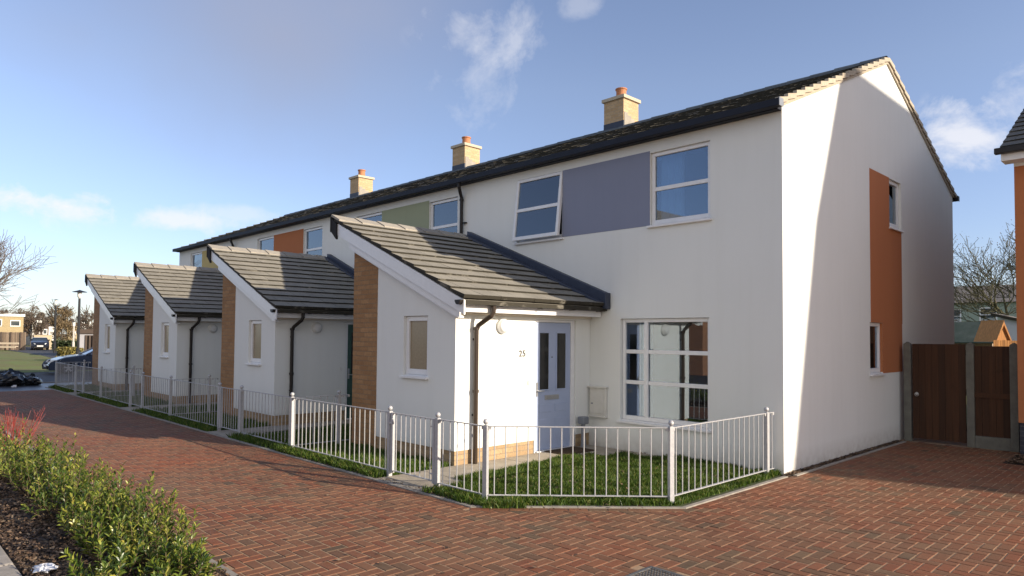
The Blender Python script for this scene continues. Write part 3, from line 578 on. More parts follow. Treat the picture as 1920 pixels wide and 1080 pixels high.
EX = -3.224; EW = 2.59; EY = -2.836
def zext(x, ox): return 2.28+.42*(ox-2.855-x)
def extension(root, k):
    ox = -k*S_; xr = ox+EX; xl = xr-EW; xp = xl+.69
    ww = (ox-4.42, ox-3.835, 1.16, 2.04)
    # render skin of front: from plinth to sloping top, with window hole
    top = lambda x: zext(x, ox)-.41
    mb = MB()
    def fquad(x0, x1, z0, z1=None): mb.add([(x0, EY, z0), (x1, EY, z0), (x1, EY, z1 if z1 is not None else top(x1)), (x0, EY, z1 if z1 is not None else top(x0))], [(0, 1, 2, 3)])
    zp = .205
    fquad(xp, ww[0], zp); fquad(ww[1], xr, zp); fquad(ww[0], ww[1], zp, ww[2]); fquad(ww[0], ww[1], ww[3])
    a, b, c, d = ww; mb.add([(a, EY, c), (b, EY, c), (b, EY, d), (a, EY, d), (a, EY+.1, c), (b, EY+.1, c), (b, EY+.1, d), (a, EY+.1, d)], [(0, 1, 5, 4), (1, 2, 6, 5), (2, 3, 7, 6), (3, 0, 4, 7)])
    mb.add([(xp, EY, zp), (xr, EY, zp), (xr, EY+.02, zp), (xp, EY+.02, zp)], [(0, 1, 2, 3)])
    # right side wall with door hole
    E = E_map(xr); dy0, dy1 = -1.30, -.36
    def squad(y0, y1, z0, z1): mb.add([(xr, y0, z0), (xr, y1, z0), (xr, y1, z1), (xr, y0, z1)], [(0, 1, 2, 3)])
    squad(EY, dy0, zp, 2.04); squad(dy1, -.002, zp, 2.04); squad(dy0, dy1, 2.015, 2.04)
    mb.add([(xr, dy0, .0), (xr, dy0, 2.015), (xr-.1, dy0, 2.015), (xr-.1, dy0, 0)], [(0, 1, 2, 3)]); mb.add([(xr, dy1, .0), (xr, dy1, 2.015), (xr-.1, dy1, 2.015), (xr-.1, dy1, 0)], [(0, 1, 2, 3)]); mb.add([(xr, dy0, 2.015), (xr, dy1, 2.015), (xr-.1, dy1, 2.015), (xr-.1, dy0, 2.015)], [(0, 1, 2, 3)])
    mb.add([(xr, EY, zp), (xr, dy0, zp), (xr-.02, dy0, zp), (xr-.02, EY, zp)], [(0, 1, 2, 3)])
    # upper left flank (render) behind pillar
    mb.add([(xl+.0, EY+.45, 0), (xl, -.002, 0), (xl, -.002, top(xl)+.2), (xl, EY+.45, top(xl)+.2)], [(0, 1, 2, 3)])
    # inner backing
    mb.add([(xl, -.004, 0), (xr-.01, -.004, 0), (xr-.01, -.004, top(xr)), (xl, -.004, top(xl)+.1)], [(0, 1, 2, 3)])
    obj('extension_wall', mb, M['render'], root)
    mb = MB(); n1 = EY-.006
    mb.prism([(xl-.004, 0), (xp, 0), (xp, top(xp)), (xl-.004, top(xl))], 'y', n1, EY+.45); obj('brick_pillar', mb, M['buff'], root)
    for bx in ((xp, xr-.102, EY+.014, EY+.1), (xr-.1, xr-.014, EY+.014, dy0), (xr-.1, xr-.014, dy1, -.002)): mb = MB(); mb.box(*bx, -.02, zp-.002); obj('plinth', mb, M['plinth'], root)
    # roof
    sl = Vector((-1, 0, .42)).normalized(); W = (6.18-2.855)*math.sqrt(1+.42**2); mb = MB()
    tiles(mb, (ox-2.855, -3.02, 2.28-.045), (0, 1, 0), sl, 2.95, W, .312, .33, .034, .004, True)
    rf = obj('porch_roof', mb, M['tile'], root)
    mb = MB(); mb.hexa([(ox-2.87, -2.98, 2.17), (ox-2.87, -.01, 2.17), (ox-6.16, -.01, 3.55), (ox-6.16, -2.98, 3.55)], [(ox-2.87, -2.98, 2.225), (ox-2.87, -.01, 2.225), (ox-6.16, -.01, 3.605), (ox-6.16, -2.98, 3.605)]); obj('roof_underlay', mb, M['tile'], rf)
    mb = MB(); y = -3.03
    while y < -.16:
        ye = min(y+.435, -.14); z0 = zext(ox-6.02, ox)
        P = lambda x, h, yy: (x, yy, zext(x, ox)+h)
        e1 = .007
        mb.hexa([P(ox-6.27, .0, y+e1), P(ox-6.0, .004, y+e1), P(ox-6.0, .004, ye-e1), P(ox-6.27, .0, ye-e1)], [P(ox-6.25, .044, y+e1), P(ox-6.0, .038, y+e1), P(ox-6.0, .022, ye-e1), P(ox-6.25, .028, ye-e1)])
        y = ye
    obj('ridge_tiles', mb, M['ridge'], rf)
    mb = MB(); mb.box(ox-6.275, ox-6.245, -3.035, -.14, zext(ox-6.25, ox)-.25, zext(ox-6.25, ox)-.002); mb.prism([(ox-6.245, zext(ox-6.245, ox)-.25), (ox-6.09, zext(ox-6.09, ox)-.32), (ox-6.09, zext(ox-6.09, ox)-.06), (ox-6.245, zext(ox-6.245, ox)-.03)], 'y', -3.03, -2.99); obj('top_edge_board', mb, M['edge'], rf)
    # verge boards
    mb = MB(); z = lambda x, h: zext(x, ox)-h
    mb.prism([(ox-2.86, z(ox-2.86, .26)+.01), (ox-2.86, z(ox-2.86, .06)), (ox-6.09, z(ox-6.09, .06)), (ox-6.09, z(ox-6.09, .25))], 'y', -3.0, -2.975)
    mb.prism([(ox-3.0, z(ox-3.0, .345)), (ox-3.0, z(ox-3.0, .245)), (ox-5.80, z(ox-5.80, .245)), (ox-5.80, z(ox-5.80, .345))], 'y', -2.955, -2.93)
    mb.prism([(ox-3.19, z(ox-3.19, .415)), (ox-3.19, z(ox-3.19, .365)), (ox-5.815, z(ox-5.815, .365)), (ox-5.815, z(ox-5.815, .415))], 'y', -2.87, EY-.007)
    mb.prism([(ox-3.0, z(ox-3.0, .245)), (ox-3.0, z(ox-3.0, .225)), (ox-6.09, z(ox-6.09, .225)), (ox-6.09, z(ox-6.09, .245))], 'y', -2.974, EY+.02)
    mb.prism([(ox-3.05, z(ox-3.05, .365)), (ox-3.05, z(ox-3.05, .345)), (ox-5.80, z(ox-5.80, .345)), (ox-5.80, z(ox-5.80, .365))], 'y', -2.95, EY-.002)
    obj('verge_board', mb, M['upvc'], rf)
    # eaves: fascia, soffit, trim
    mb = MB(); mb.box(ox-3.005, ox-2.985, -2.972, -.012, 2.075, 2.21); obj('fascia_board', mb, M['upvc'], rf)
    mb = MB(); mb.box(ox-3.215, ox-3.006, -2.93, -.012, 2.085, 2.10); mb.box(xr+.001, xr+.028, -2.86, -.010, 2.042, 2.083); obj('soffit', mb, M['cream'], rf)
    # gutter half round
    gx = ox-2.925; mb = MB(); n = 8; V = []
    for yy in (-3.06, .0-.01):
        for q in range(n+1):
            t = math.pi+math.pi*q/n; V.append((gx+.056*math.cos(t), yy, 2.225+.062*math.sin(t)))
    for yy in (-3.06, -.01):
        for q in range(n+1):
            t = math.pi+math.pi*q/n; V.append((gx+.049*math.cos(t), yy, 2.225+.054*math.sin(t)))
    m1 = n+1
    mb.add(V, [(q, q+1, m1+q+1, m1+q) for q in range(n)]+[(2*m1+q, 2*m1+q+1, 3*m1+q+1, 3*m1+q) for q in range(n)]+[(0, m1, 3*m1, 2*m1), (n, m1+n, 3*m1+n, 2*m1+n)]+[tuple(range(m1)), tuple(range(m1, 2*m1))])
    for yy in (-2.95, -2.3, -1.5, -.8, -.15): mb.box(gx-.057, gx+.060, yy, yy+.03, 2.158, 2.17)
    gt = obj('gutter', mb, M['gutter'], root)
    py = -2.52; px_ = xr+.065
    downpipe(root, [(gx, py+.10, 2.20), (gx, py+.10, 2.09), (gx-.02, py+.08, 2.03), (px_+.03, py+.01, 1.90), (px_, py, 1.84), (px_, py, .02)], .034, 'pipe' if k == 0 else 'gutter', [(px_, py, 1.86), (px_, py, 1.0)])
    for zc in (1.70, .66): mb = MB(); mb.box(xr, px_-.03, py-.012, py+.012, zc, zc+.025); obj('pipe_clip', mb, M['gutter'], root)
    # abutment flashing
    mb = MB(); zz = lambda x, h: zext(x, ox)+h
    mb.prism([(ox-2.84, zz(ox-2.84, .01)), (ox-6.22, zz(ox-6.22, .01)), (ox-6.22, zz(ox-6.22, .10)), (ox-2.84, zz(ox-2.84, .19))], 'y', -.12, -.003)
    mb.prism([(ox-2.86, zz(ox-2.86, -.01)), (ox-6.2, zz(ox-6.2, -.01)), (ox-6.2, zz(ox-6.2, .03)), (ox-2.86, zz(ox-2.86, .045))], 'y', -.27, -.12)
    mb.box(ox-2.87, ox-2.80, -.13, -.003, 2.20, 2.46)
    obj('lead_flashing', mb, M['lead'], rf, bevel=.01)
    # small porch window
    window(root, S_map(EY), *ww, rec=.10, glass='frost', fr=.07)
    # door
    f = E; dm = MB(f); a, b = dy0+.002, dy1-.002
    dm.box(a, a+.05, -.09, -.02, 0, 2.013); dm.box(b-.085, b, -.09, -.02, 0, 2.013); dm.box(a+.05, b-.085, -.09, -.02, 1.975, 2.013); dm.box(a+.05, b-.085, -.09, .02, 0.0, .03)
    dr = obj('door_frame', dm, M['upvc'], root, bevel=.004)
    l0, l1 = a+.053, b-.088; w_ = l1-l0; lf = MB(f)
    lf.box(l0, l1, -.075, -.035, .035, 1.97)
    for (u0, u1) in ((.10, .45), (.55, .90)):
        for (z0, z1) in ((.16, .50), (.60, .72)):
            lf.box(l0+w_*u0, l0+w_*u1, -.035, -.029, z0, z1)
    for (u0, u1) in ((.11, .36), (.60, .85)):
        A_, B_ = l0+w_*u0, l0+w_*u1
        lf.box(A_-.02, A_, -.035, -.024, .93, 1.83); lf.box(B_, B_+.02, -.035, -.024, .93, 1.83); lf.box(A_, B_, -.035, -.024, .93, .95); lf.box(A_, B_, -.035, -.024, 1.81, 1.83)
    door = obj('door', lf, M[('doorl', 'doorg', 'orange', 'mustard')[k]], root, bevel=.004)
    for (u0, u1) in ((.11, .36), (.60, .85)):
        gm = MB(f); gm.box(l0+w_*u0, l0+w_*u1, -.035, -.031, .95, 1.81); obj('door_glass', gm, M['doorglass'], door)
    hm = MB(f); hm.box(l0+.015, l0+.05, -.035, -.025, .85, 1.06); hm.tube([(l0+.032, -.03, .935), (l0+.032, .02, .935)], .009, 8); hm.tube([(l0+.032, .018, .935), (l0+.15, .018, .93)], .009, 8); obj('handle', hm, M['chrome'], door)
    hm = MB(f); hm.box(l0+w_*.26, l0+w_*.66, -.035, -.026, .79, .86); hm.box(l0+w_*.30, l0+w_*.62, -.026, -.021, .805, .845); obj('letter_plate', hm, M['chrome'], door)
    hm = MB(f); hm.lathe((l0+w_*.46, -.034, 1.44), [(.010, 0), (.010, .006)], 10, axis=1); obj('spyhole', hm, M['gutter'], door)
    # lamp, bell
    lm = MB(); lm.lathe((xr, -1.98, 1.90), [(.110, .0), (.110, .035), (.096, .05), (.08, .072), (.04, .086), (.001, .09)], 28, axis=0); obj('wall_lamp', lm, M['lamp'], root, smooth=False)
    lm = MB(f); lm.box(-1.445, -1.415, .001, .018, 1.03, 1.10); obj('door_bell', lm, M['lamp'], root, bevel=.003)

PAN = ['lilac', 'green', 'orange', 'mustard']
XB = [(-6.13, 0), (-11.60, -6.13), (-17.10, -11.60), (-22.68, -17.10)]
HL = ['white rendered end house with lilac panel and number 25 beside its lilac door', 'white rendered mid-terrace house with sage green panel between its upper windows',
      'white rendered mid-terrace house with rust orange panel between its upper windows', 'farthest house of the terrace, white render with mustard yellow panel']
WS = 5.53
for k in range(4):
    x0, x1 = XB[k]; ox = -k*WS
    root = thing('terraced_house', (x1, 0, 0), HL[k], 'house', 'houses of the white terrace')
    f = S_map(0)
    wr = (ox-2.06, ox-1.045, 3.44, 4.57); wl = (ox-4.95, ox-3.84, 3.44, 4.60)
    wlow = (ox-2.61, ox-1.06, .45, 2.045)
    if k == 1: wr = (ox-2.06, ox-1.12, 3.44, 4.56)
    holes = [wr, wl, wlow]; mb = MB()
    panel_wall(mb, x0, x1, -.02, 4.757, holes, .14, f)
    # gables / party walls, rear wall
    gy = [(0, -.02), (D_, -.02), (D_, 4.77), (YM, zroof(YM)-.09), (0, 4.77)]
    if k == 0:
        gh = [(4.16, 4.80, 3.70, 4.555), (3.165, 3.76, 1.18, 2.035)]
        panel_wall(mb, 0.0, D_, -.02, 4.757, gh, .12, E_map(0))
        mb.add([(0, 0, 4.757), (0, D_, 4.757), (0, D_, zroof(0)-.09), (0, YM, zroof(YM)-.09), (0, 0, zroof(0)-.09)], [(0, 1, 2, 3, 4)])
    else: mb.add([(x1-.01, p[0] if p[0] else .01, p[1]) for p in gy], [(0, 1, 2, 3, 4)])
    mb.add([(x0+(0 if k == 3 else .01), p[0] if (p[0] or k == 3) else .01, p[1]) for p in gy], [(0, 1, 2, 3, 4)])
    mb.add([(x0, D_, -.02), (x1, D_, -.02), (x1, D_, 4.757), (x0, D_, 4.757)], [(0, 1, 2, 3)])
    obj('wall', mb, M['render'], root)
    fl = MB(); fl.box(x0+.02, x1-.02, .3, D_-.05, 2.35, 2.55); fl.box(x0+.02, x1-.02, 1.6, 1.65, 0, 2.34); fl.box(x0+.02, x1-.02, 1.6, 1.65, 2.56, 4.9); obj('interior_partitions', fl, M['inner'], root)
    # coloured panel between the windows, 3 mm proud
    pm = MB(); pm.box(wl[1], wr[0], -.004, -.0005, 3.455, 4.60); pm.box(wr[0]-.04+.04, wr[0]+.0, -.004, -.0005, 3.455, 4.60) if 0 else None
    obj('coloured_panel', pm, M[PAN[k]], root)
    window(root, f, *wr, rec=.10, hbars=(4.01,), curtain=[(wr[0]+.04, wr[0]+.42)])
    if k == 0: window(root, f, *wl, rec=.055, hbars=(4.02,), tilt=R(6.5), curtain=[(wl[0]+.12, wl[0]+.75)], label='top-hung window tilted open at the bottom')
    else: window(root, f, *wl, rec=.10, hbars=(4.02,), curtain=[(wl[0]+.1, wl[0]+.6)])
    window(root, f, *wlow, rec=.11, vbars=(wlow[0]+.445,), hbars=(1.06, 1.535), curtain=[(wlow[0]+.18, wlow[0]+.40)])
    rf = main_roof(root, x0, x1, k == 0, k == 3)
    extension(root, k)
    if k == 0:
        window(root, E_map(0), 4.16, 4.80, 3.70, 4.555, rec=.10, fr=.06, sill=False)
        window(root, E_map(0), 3.165, 3.76, 1.18, 2.035, rec=.10, fr=.06)
        pm = MB()
        ps = [(3.21, 4.158, 2.037, 4.56), (4.162, 4.79, 2.037, 3.698), (3.762, 4.77, 1.19, 2.033)]
        for (a, b, c, d) in ps: pm.box(.0006, .004, a, b, c, d)
        pm.box(.0006, .004, 4.158, 4.162, 2.037, 3.698); pm.box(.0006, .004, 3.21, 3.762, 2.033, 2.037); pm.box(.0006, .004, 3.762, 4.79, 2.033, 2.037)
        for (u, c, d) in ((3.7605, 1.21, 2.03),): pm.box(-.10, .0006, u-.003, u-.0008, c, d)
        obj('gable_panel', pm, M['orange'], root)
        sm = MB(); sm.box(-.1, .045, 4.13, 4.82, 3.668, 3.698); obj('gable_window_sill', sm, M['upvc'], root)
        # meter box
        mm = MB(); mm.box(-3.19, -2.86, -.05, -.001, .50, .94); mm.box(-3.16, -2.90, -.062, -.05, .535, .895); mm.box(-3.21, -2.84, -.085, -.001, .94, .965); mm.box(-3.20, -2.85, -.07, -.001, .47, .50); mb_ = obj('meter_box', mm, M['meter'], root, bevel=.008)
        hm = MB(); hm.box(-3.14, -3.11, -.070, -.062, .68, .70); obj('meter_box_catch', hm, M['grey'], mb_)
        # house number
        cu = bpy.data.curves.new('house_number', 'FONT'); cu.body = '25'; cu.size = .13; cu.offset = .0015; cu.extrude = .005; cu.align_x = 'CENTER'; cu.align_y = 'CENTER'; cu.space_character = 1.15
        to = bpy.data.objects.new('tmp_text', cu); C.objects.link(to); bpy.context.view_layer.update()
        me = bpy.data.meshes.new_from_object(to.evaluated_get(bpy.context.evaluated_depsgraph_get())); bpy.data.objects.remove(to)
        me.transform(Matrix.Translation(Vector((EX+.006, -1.565, 1.50)))@Matrix(((0, 0, 1, 0), (1, 0, 0, 0), (0, 1, 0, 0), (0, 0, 0, 1))))
        me.transform(Matrix.Translation(-org(root))); me.materials.clear(); me.materials.append(M['num'])
        no = bpy.data.objects.new('house_number', me); C.objects.link(no); no.parent = root
    else:
        if k in (1, 3):
            xx = -6.47 if k == 1 else -17.62
            dp = downpipe(root, [(xx+.07, -.18, 4.76), (xx+.07, -.18, 4.68), (xx+.03, -.12, 4.60), (xx, -.055, 4.50), (xx, -.055, 2.6)], .034, 'gutter', [(xx, -.055, 4.45)])
            cm = MB(); cm.box(xx, xx+.12, -.06, -.001, 3.98, 4.0); obj('pipe_clip', cm, M['gutter'], dp)
    if k < 3: chimney(root, (-6.13, -11.80, -17.56)[k], (-5.56, -11.24, -17.0)[k])

# ------------------------------------------------------------------ metal railings
PZ = .845
def post(parent, x, y, rz=0, h=PZ, s=.026):
    mb = MB(); c, s_ = math.cos(rz), math.sin(rz)
    mb.f = lambda u, v, z: (x+u*c-v*s_, y+u*s_+v*c, z)
    mb.box(-s, s, -s, s, 0, h-.035); mb.box(-s*.75, s*.75, -s*.75, s*.75, h-.035, h-.03)
    p = obj('post', mb, M['galv'], parent, bevel=.003)
    b = MB(); ball(b, (x, y, h+.004), .031, 12, 8); obj('ball_finial', b, M['galv'], p, smooth=True)
def rail_panel(parent, a, b, n=None, z0=.075, z1=.795, name='railing_panel', gate=False):
    a = Vector(a); b = Vector(b); L = (b-a).length; d = (b-a)/L; ang = math.atan2(d.y, d.x); c, s_ = math.cos(ang), math.sin(ang)
    mb = MB(); mb.f = lambda u, v, z: (a.x+u*c-v*s_, a.y+u*s_+v*c, z)
    e = .034 if not gate else .05
    mb.box(e, L-e, -.016, .016, z1, z1+.009); mb.box(e, L-e, -.016, .016, z0, z0+.009)
    n = n or max(2, round((L-2*e)/.122)); 
    for i in range(n):
        u = e+(L-2*e)*(i+.5)/n
        mb.tube([(u, 0, z0+.009), (u, 0, z1)], .0062, 6)
    if not gate:
        mb.box(.026, .06, -.01, .01, z1-.03, z1-.001); mb.box(L-.06, L-.026, -.01, .01, z1-.03, z1-.001)
    return obj(name, mb, M['galv'], parent)
GRP = 'front garden railings of the terrace'
def railing(label, pts, posts, panels):
    r_ = thing('metal_railing', (pts[0], pts[1], 0), label, 'railing', GRP)
    for p in posts: post(r_, *p)
    for a, b in panels: rail_panel(r_, a, b)
    return r_
FY = -3.84
D45 = math.atan2(1.4, 1.36)
railing('light grey railing right of the first gate, bending round the corner lawn of number 25', (-2.30, FY), [(-2.30, FY), (-1.48, FY, .35), (-.118, -2.43, 1.1), (-.112, -.25)],
        [((-2.30, FY), (-1.48, FY)), ((-1.48, FY), (-.118, -2.43)), ((-.118, -2.43), (-.112, -.25)), ((-.112, -.25), (-.112, -.03))])
for k in range(4):
    ox = -k*S_; nm = ('number 25', 'the green panelled house', 'the orange panelled house', 'the farthest house')[k]
    ps = [(ox-3.262, FY), (ox-5.875, FY)]; pn = [((ox-5.875, FY), (ox-3.262, FY))]
    if k < 3: ps.append((ox-7.735, FY)); pn.append(((ox-7.735, FY), (ox-5.875, FY)))
    railing('grey railing running left from the gate of %s along the paving' % nm, (ox-3.262, FY), ps, pn)
    r_ = thing('metal_railing', (ox-5.84, -3.8, 0), 'short railing from front fence to brick pillar of %s' % nm, 'railing', 'short dividing railings between gardens')
    post(r_, ox-5.83, -3.07); rail_panel(r_, (ox-5.83, -3.07), (ox-5.85, FY+.02)); rail_panel(r_, (ox-5.83, -3.05), (ox-5.82, -2.86), n=1)
    gt = thing('metal_gate', (ox-2.30, FY, 0), 'closed grey metal garden gate in front of %s' % nm, 'gate', 'metal garden gates')
    rail_panel(gt, (ox-3.222, FY), (ox-2.34, FY), n=8, z0=.085, z1=.79, name='gate_leaf', gate=True)
    for xx in (ox-3.20, ox-2.36): st = MB(); st.box(xx-.02, xx+.02, -.02+FY, .02+FY, .06, .80); obj('gate_stile', st, M['galv'], gt, bevel=.003)
    st = MB(); st.lathe((ox-3.165, FY-.03, .70), [(.028, -.012), (.032, 0), (.028, .012)], 12, axis=1); st.box(ox-3.24, ox-3.13, FY-.035, FY-.02, .665, .69); st.box(ox-3.18, ox-3.15, FY-.045, FY-.02, .66, .74); obj('latch', st, M['galv'], gt)
    for zz in (.70, .16): st = MB(); st.box(ox-2.42, ox-2.30, FY-.012, FY+.006, zz, zz+.014); obj('hinge', st, M['galv'], gt)

# ------------------------------------------------------------------ things by the door and on the ground
t = thing('grey_drain_pipe', (-3.10, -.27, 0), 'short grey plastic pipe with square hood standing beside the lilac door', 'pipe')
mb = MB(); mb.box(-3.185, -3.06, -.35, -.21, .375, .49); obj('hood', mb, M['grey'], t, bevel=.015)
mb = MB(); mb.tube([(-3.12, -.28, .01), (-3.12, -.28, .12), (-3.125, -.28, .16), (-3.125, -.28, .38)], [.045, .04, .033, .033], 12); obj('pipe_riser', mb, M['grey'], t, smooth=False)
mb = MB(); mb.box(-3.20, -2.76, -1.10, -.42, .016, .028)
for i in range(40): mb.box(-3.19+rnd.random()*.01, -2.77, -1.09+i*.0165, -1.082+i*.0165, .028, .032)
tag(obj('door_mat', mb, M['mat'], origin=(-2.98, -.75, .016)), 'brown bristly door mat in front of the lilac door', 'doormat')
mb = MB(); x0, x1, y0, y1 = drain
mb.box(x0, x1, y0, y1, -.02, -.004); mb.box(x0, x1, y0, y0+.025, -.004, .004); mb.box(x0, x1, y1-.025, y1, -.004, .004); mb.box(x0, x0+.025, y0+.025, y1-.025, -.004, .004); mb.box(x1-.025, x1, y0+.025, y1-.025, -.004, .004)
i = 0; y = y0+.035
while y < y1-.04:
    x = x0+.035+(.012 if i % 2 else 0)
    while x < x1-.04: mb.box(x, x+.014, y, y+.006 if i % 2 else y+.014, -.004, .003); x += .024
    y += .020; i += 1
tag(obj('drain_cover', mb, M['iron'], origin=(x0, y0, 0)), 'square cast iron drain cover set in the brick paving at the bottom edge', 'drain cover')
flakes(420, lambda r, n: np.stack([-2.25+2.1*r.rand(n), -3.75+3.6*r.rand(n), .01+.035*r.rand(n)], 1), .0, .026, 19, 'fallen_leaves', M['chip'], 'dead brown leaves caught in the corner lawn', 'leaf litter', 1.2)
flakes(900, lambda r, n: np.stack([-6+4.6*r.rand(n), -4.07+.14*r.rand(n), .004*r.rand(n)], 1), .004, .018, 20, 'edge_debris', M['chip'], 'brown crumbs of earth along the railing edging', 'debris', 1.0)
# crumpled litter
mb = MB(); r = np.random.RandomState(5); n = 9; V = []
for i in range(n+1):
    for j in range(n*2):
        th = math.pi*i/n; ph = math.pi*j/n; q = .6+.75*r.rand(); V.append((-1.97+.10*q*math.sin(th)*math.cos(ph)+.045*math.sin(2*th), -7.66+.075*q*math.sin(th)*math.sin(ph), .055+.026*q*math.cos(th)))
mb.add(V, [(i*2*n+j, i*2*n+(j+1) % (2*n), (i+1)*2*n+(j+1) % (2*n), (i+1)*2*n+j) for i in range(n) for j in range(2*n)])
tag(obj('plastic_litter', mb, M['litter'], origin=(-1.97, -7.66, .02)), 'crumpled white plastic wrapper lying on the bark mulch', 'litter')
flakes(160, lambda r, n: np.stack([-6+7.5*r.rand(n), -6.6+2.3*r.rand(n), 0*r.rand(n)], 1), .003, .028, 9, 'fallen_leaf_debris', M['chip'], 'scattered dead leaf scraps on the brick paving', 'leaf litter', .6)

# ------------------------------------------------------------------ foreground shrubs
def shrub(x, y, rad, h, shoots, seed, label):
    r = random.Random(seed); root = thing('low_shrub', (x, y, 0), label, 'shrub', 'yellow-green shrubs in the foreground bed')
    lf = MB(); st = MB()
    for s in range(shoots):
        a = r.random()*6.283; rr = rad*math.sqrt(r.random())*.92
        bx, by = x+math.cos(a)*rr*.35, y+math.sin(a)*rr*.35
        hh = h*(.45+.68*r.random())*(1-.45*(rr/rad)**2)
        if r.random() < .12: hh *= 1.3
        tip = Vector((x+math.cos(a)*rr+r.gauss(0, .03), y+math.sin(a)*rr+r.gauss(0, .02), hh))
        b0 = Vector((bx, by, 0.02)); mid = (b0+tip)/2+Vector((math.cos(a)*rr*.22, math.sin(a)*rr*.22, .03))
        st.tube([b0, mid, tip], [.004, .003, .0015], 4, cap=False)
        nl = r.randint(11, 17); ph = r.random()*6.28
        for i in range(nl):
            t = .30+.72*i/nl; q = b0*(1-t)**2+mid*2*t*(1-t)+tip*t*t
            ax = ((mid-b0)*(1-t)+(tip-mid)*t).normalized()
            ph += 2.4; o1 = ax.orthogonal().normalized(); o2 = ax.cross(o1)
            rad_d = o1*math.cos(ph)+o2*math.sin(ph)
            open_ = .95-.55*t; dr = (ax*(1-open_*.75)+rad_d*(open_+.12)+Vector((0, 0, .18))).normalized()
            L = (.048+.026*r.random())*(1.0 if i < nl-3 else .8); W = L*.17
            sd = dr.cross(ax); sd = sd.normalized() if sd.length > 1e-4 else o1; nrm = sd.cross(dr)
            curl = -nrm*L*.12
            p0 = q; p1 = q+dr*L*.35; p2 = q+dr*L*.75+curl*.5; p3 = q+dr*L+curl
            fold = nrm*W*.45
            V = [p0, p1+sd*W+fold, p2+sd*W*.8+fold, p3, p2-sd*W*.8+fold, p1-sd*W+fold, p1, p2]
            lf.add([tuple(v) for v in V], [(0, 1, 2, 7, 6), (7, 2, 3), (0, 6, 7, 4, 5), (7, 3, 4)])
    obj('foliage', lf, M['shrub' if seed % 3 == 0 else 'shrub2'], root, fix=False); obj('stems', st, M['stem'], root)
sh = [(-1.0, -7.05, .25, .34, 50), (-1.28, -7.40, .26, .34, 46), (-1.50, -7.0, .32, .42, 66), (-1.88, -7.28, .30, .40, 56), (-2.15, -6.98, .34, .50, 70), (-2.65, -7.22, .34, .44, 62), (-3.05, -6.96, .36, .50, 68), (-3.6, -7.22, .36, .48, 62), (-4.1, -7.0, .38, .52, 66),
      (-4.75, -7.22, .38, .52, 60), (-5.2, -7.0, .36, .52, 56), (-5.9, -7.25, .42, .56, 60), (-6.5, -7.05, .40, .50, 50), (-7.2, -7.35, .45, .55, 50)]
sl_ = ['nearest shrub, at the right end of the bed beside the brick paving', 'small front shrub next to the right end of the bed', 'leafy shrub second along the paving edge from the right end', 'low shrub behind the mulch, just right of the white litter', 'tall yellow-tipped shrub third along the paving edge',
       'bushy shrub behind the bare mulch patch', 'upright shrub fourth along the paving edge', 'spreading shrub at the rear edge of the mulch patch', 'dense shrub midway along the bed edge', 'shrub in the middle of the bed, darker at its foot', 'bright yellow-tipped shrub towards the far end by the paving',
       'broad shrub near the left picture edge', 'far shrub just in front of the red stems', 'farthest shrub at the left picture edge']
for i, (a, l) in enumerate(zip(sh, sl_)): shrub(*a[:4], int(a[4]*.74), 100+i, l)
t = thing('dogwood_shrub', (-8.1, -6.95, 0), 'leafless dogwood with thin bright red stems behind the green shrubs', 'shrub')
mb = MB(); r = random.Random(3)
for i in range(36):
    a = r.random()*6.28; q = .42*math.sqrt(r.random()); p0 = Vector((-8.1+q*.3*math.cos(a), -6.98+q*.3*math.sin(a), 0)); hh = .42+.30*r.random(); p2 = Vector((-8.1+q*1.15*math.cos(a), -6.98+q*1.0*math.sin(a), hh)); p1 = (p0+p2)/2+Vector((.03*r.gauss(0, 1), .03*r.gauss(0, 1), 0))
    mb.tube([p0, p1, p2], [.006, .005, .002], 4, cap=False)
    for j in range(2):
        s = p0.lerp(p2, .4+.4*r.random()); mb.tube([s, s+Vector((r.gauss(0, .05), r.gauss(0, .05), .18))], [.003, .0015], 3, cap=False)
obj('stems', mb, M['redstem'], t)

# ------------------------------------------------------------------ right hand side: gate, fence, neighbour
t = thing('garden_gate', (.22, 4.60, 0), 'tall dark brown boarded side gate with ring handle beside the white gable', 'gate')
mb = MB(); n = 8; w0, w1 = .21, 1.0
for i in range(n): a = w0+(w1-w0)*i/n; mb.box(a+.001, a+(w1-w0)/n-.001, 4.585+(.004 if i % 2 else 0), 4.61, .06, 1.685)
obj('gate_boards', mb, M['gatewood'], t); mb = MB()
for z in (.25, .85, 1.5): mb.box(w0, w1, 4.611, 4.65, z, z+.09)
obj('gate_ledges', mb, M['gatewood'], t)
mb = MB(); mb.lathe((.275, 4.583, .83), [(.024, 0), (.024, -.004)], 12, axis=1); mb.tube([(.275+.03*math.cos(a), 4.572, .815+.03*math.sin(a)) for a in [i*math.pi/6 for i in range(13)]], .005, 6, cap=False); obj('ring_handle', mb, M['chrome'], t)
t = thing('garden_fence', (1.07, 4.6, 0), 'short dark closeboard fence with concrete posts between the gate and the orange house', 'fence')
for x in (.135, 1.07, 1.66):
    mb = MB(); mb.box(x-.055, x+.055, 4.55, 4.66, 0, 1.68); mb.prism([(x-.055, 1.68), (x+.055, 1.68), (x, 1.72)], 'y', 4.55, 4.66); obj('post', mb, M['conc'], t, bevel=.006)
mb = MB(); n = 5
for i in range(n): a = 1.127+(.475)*i/n; mb.box(a+.001, a+.475/n-.001, 4.59+(.006 if i % 2 else 0), 4.612, .20, 1.66)
mb.box(1.125, 1.604, 4.612, 4.64, 1.5, 1.58); mb.box(1.125, 1.604, 4.57, 4.589, .82, .90); obj('fence_boards', mb, M['gatewood'], t)
mb = MB(); mb.box(1.125, 1.604, 4.57, 4.62, 0, .195); obj('gravel_board', mb, M['conc'], t)
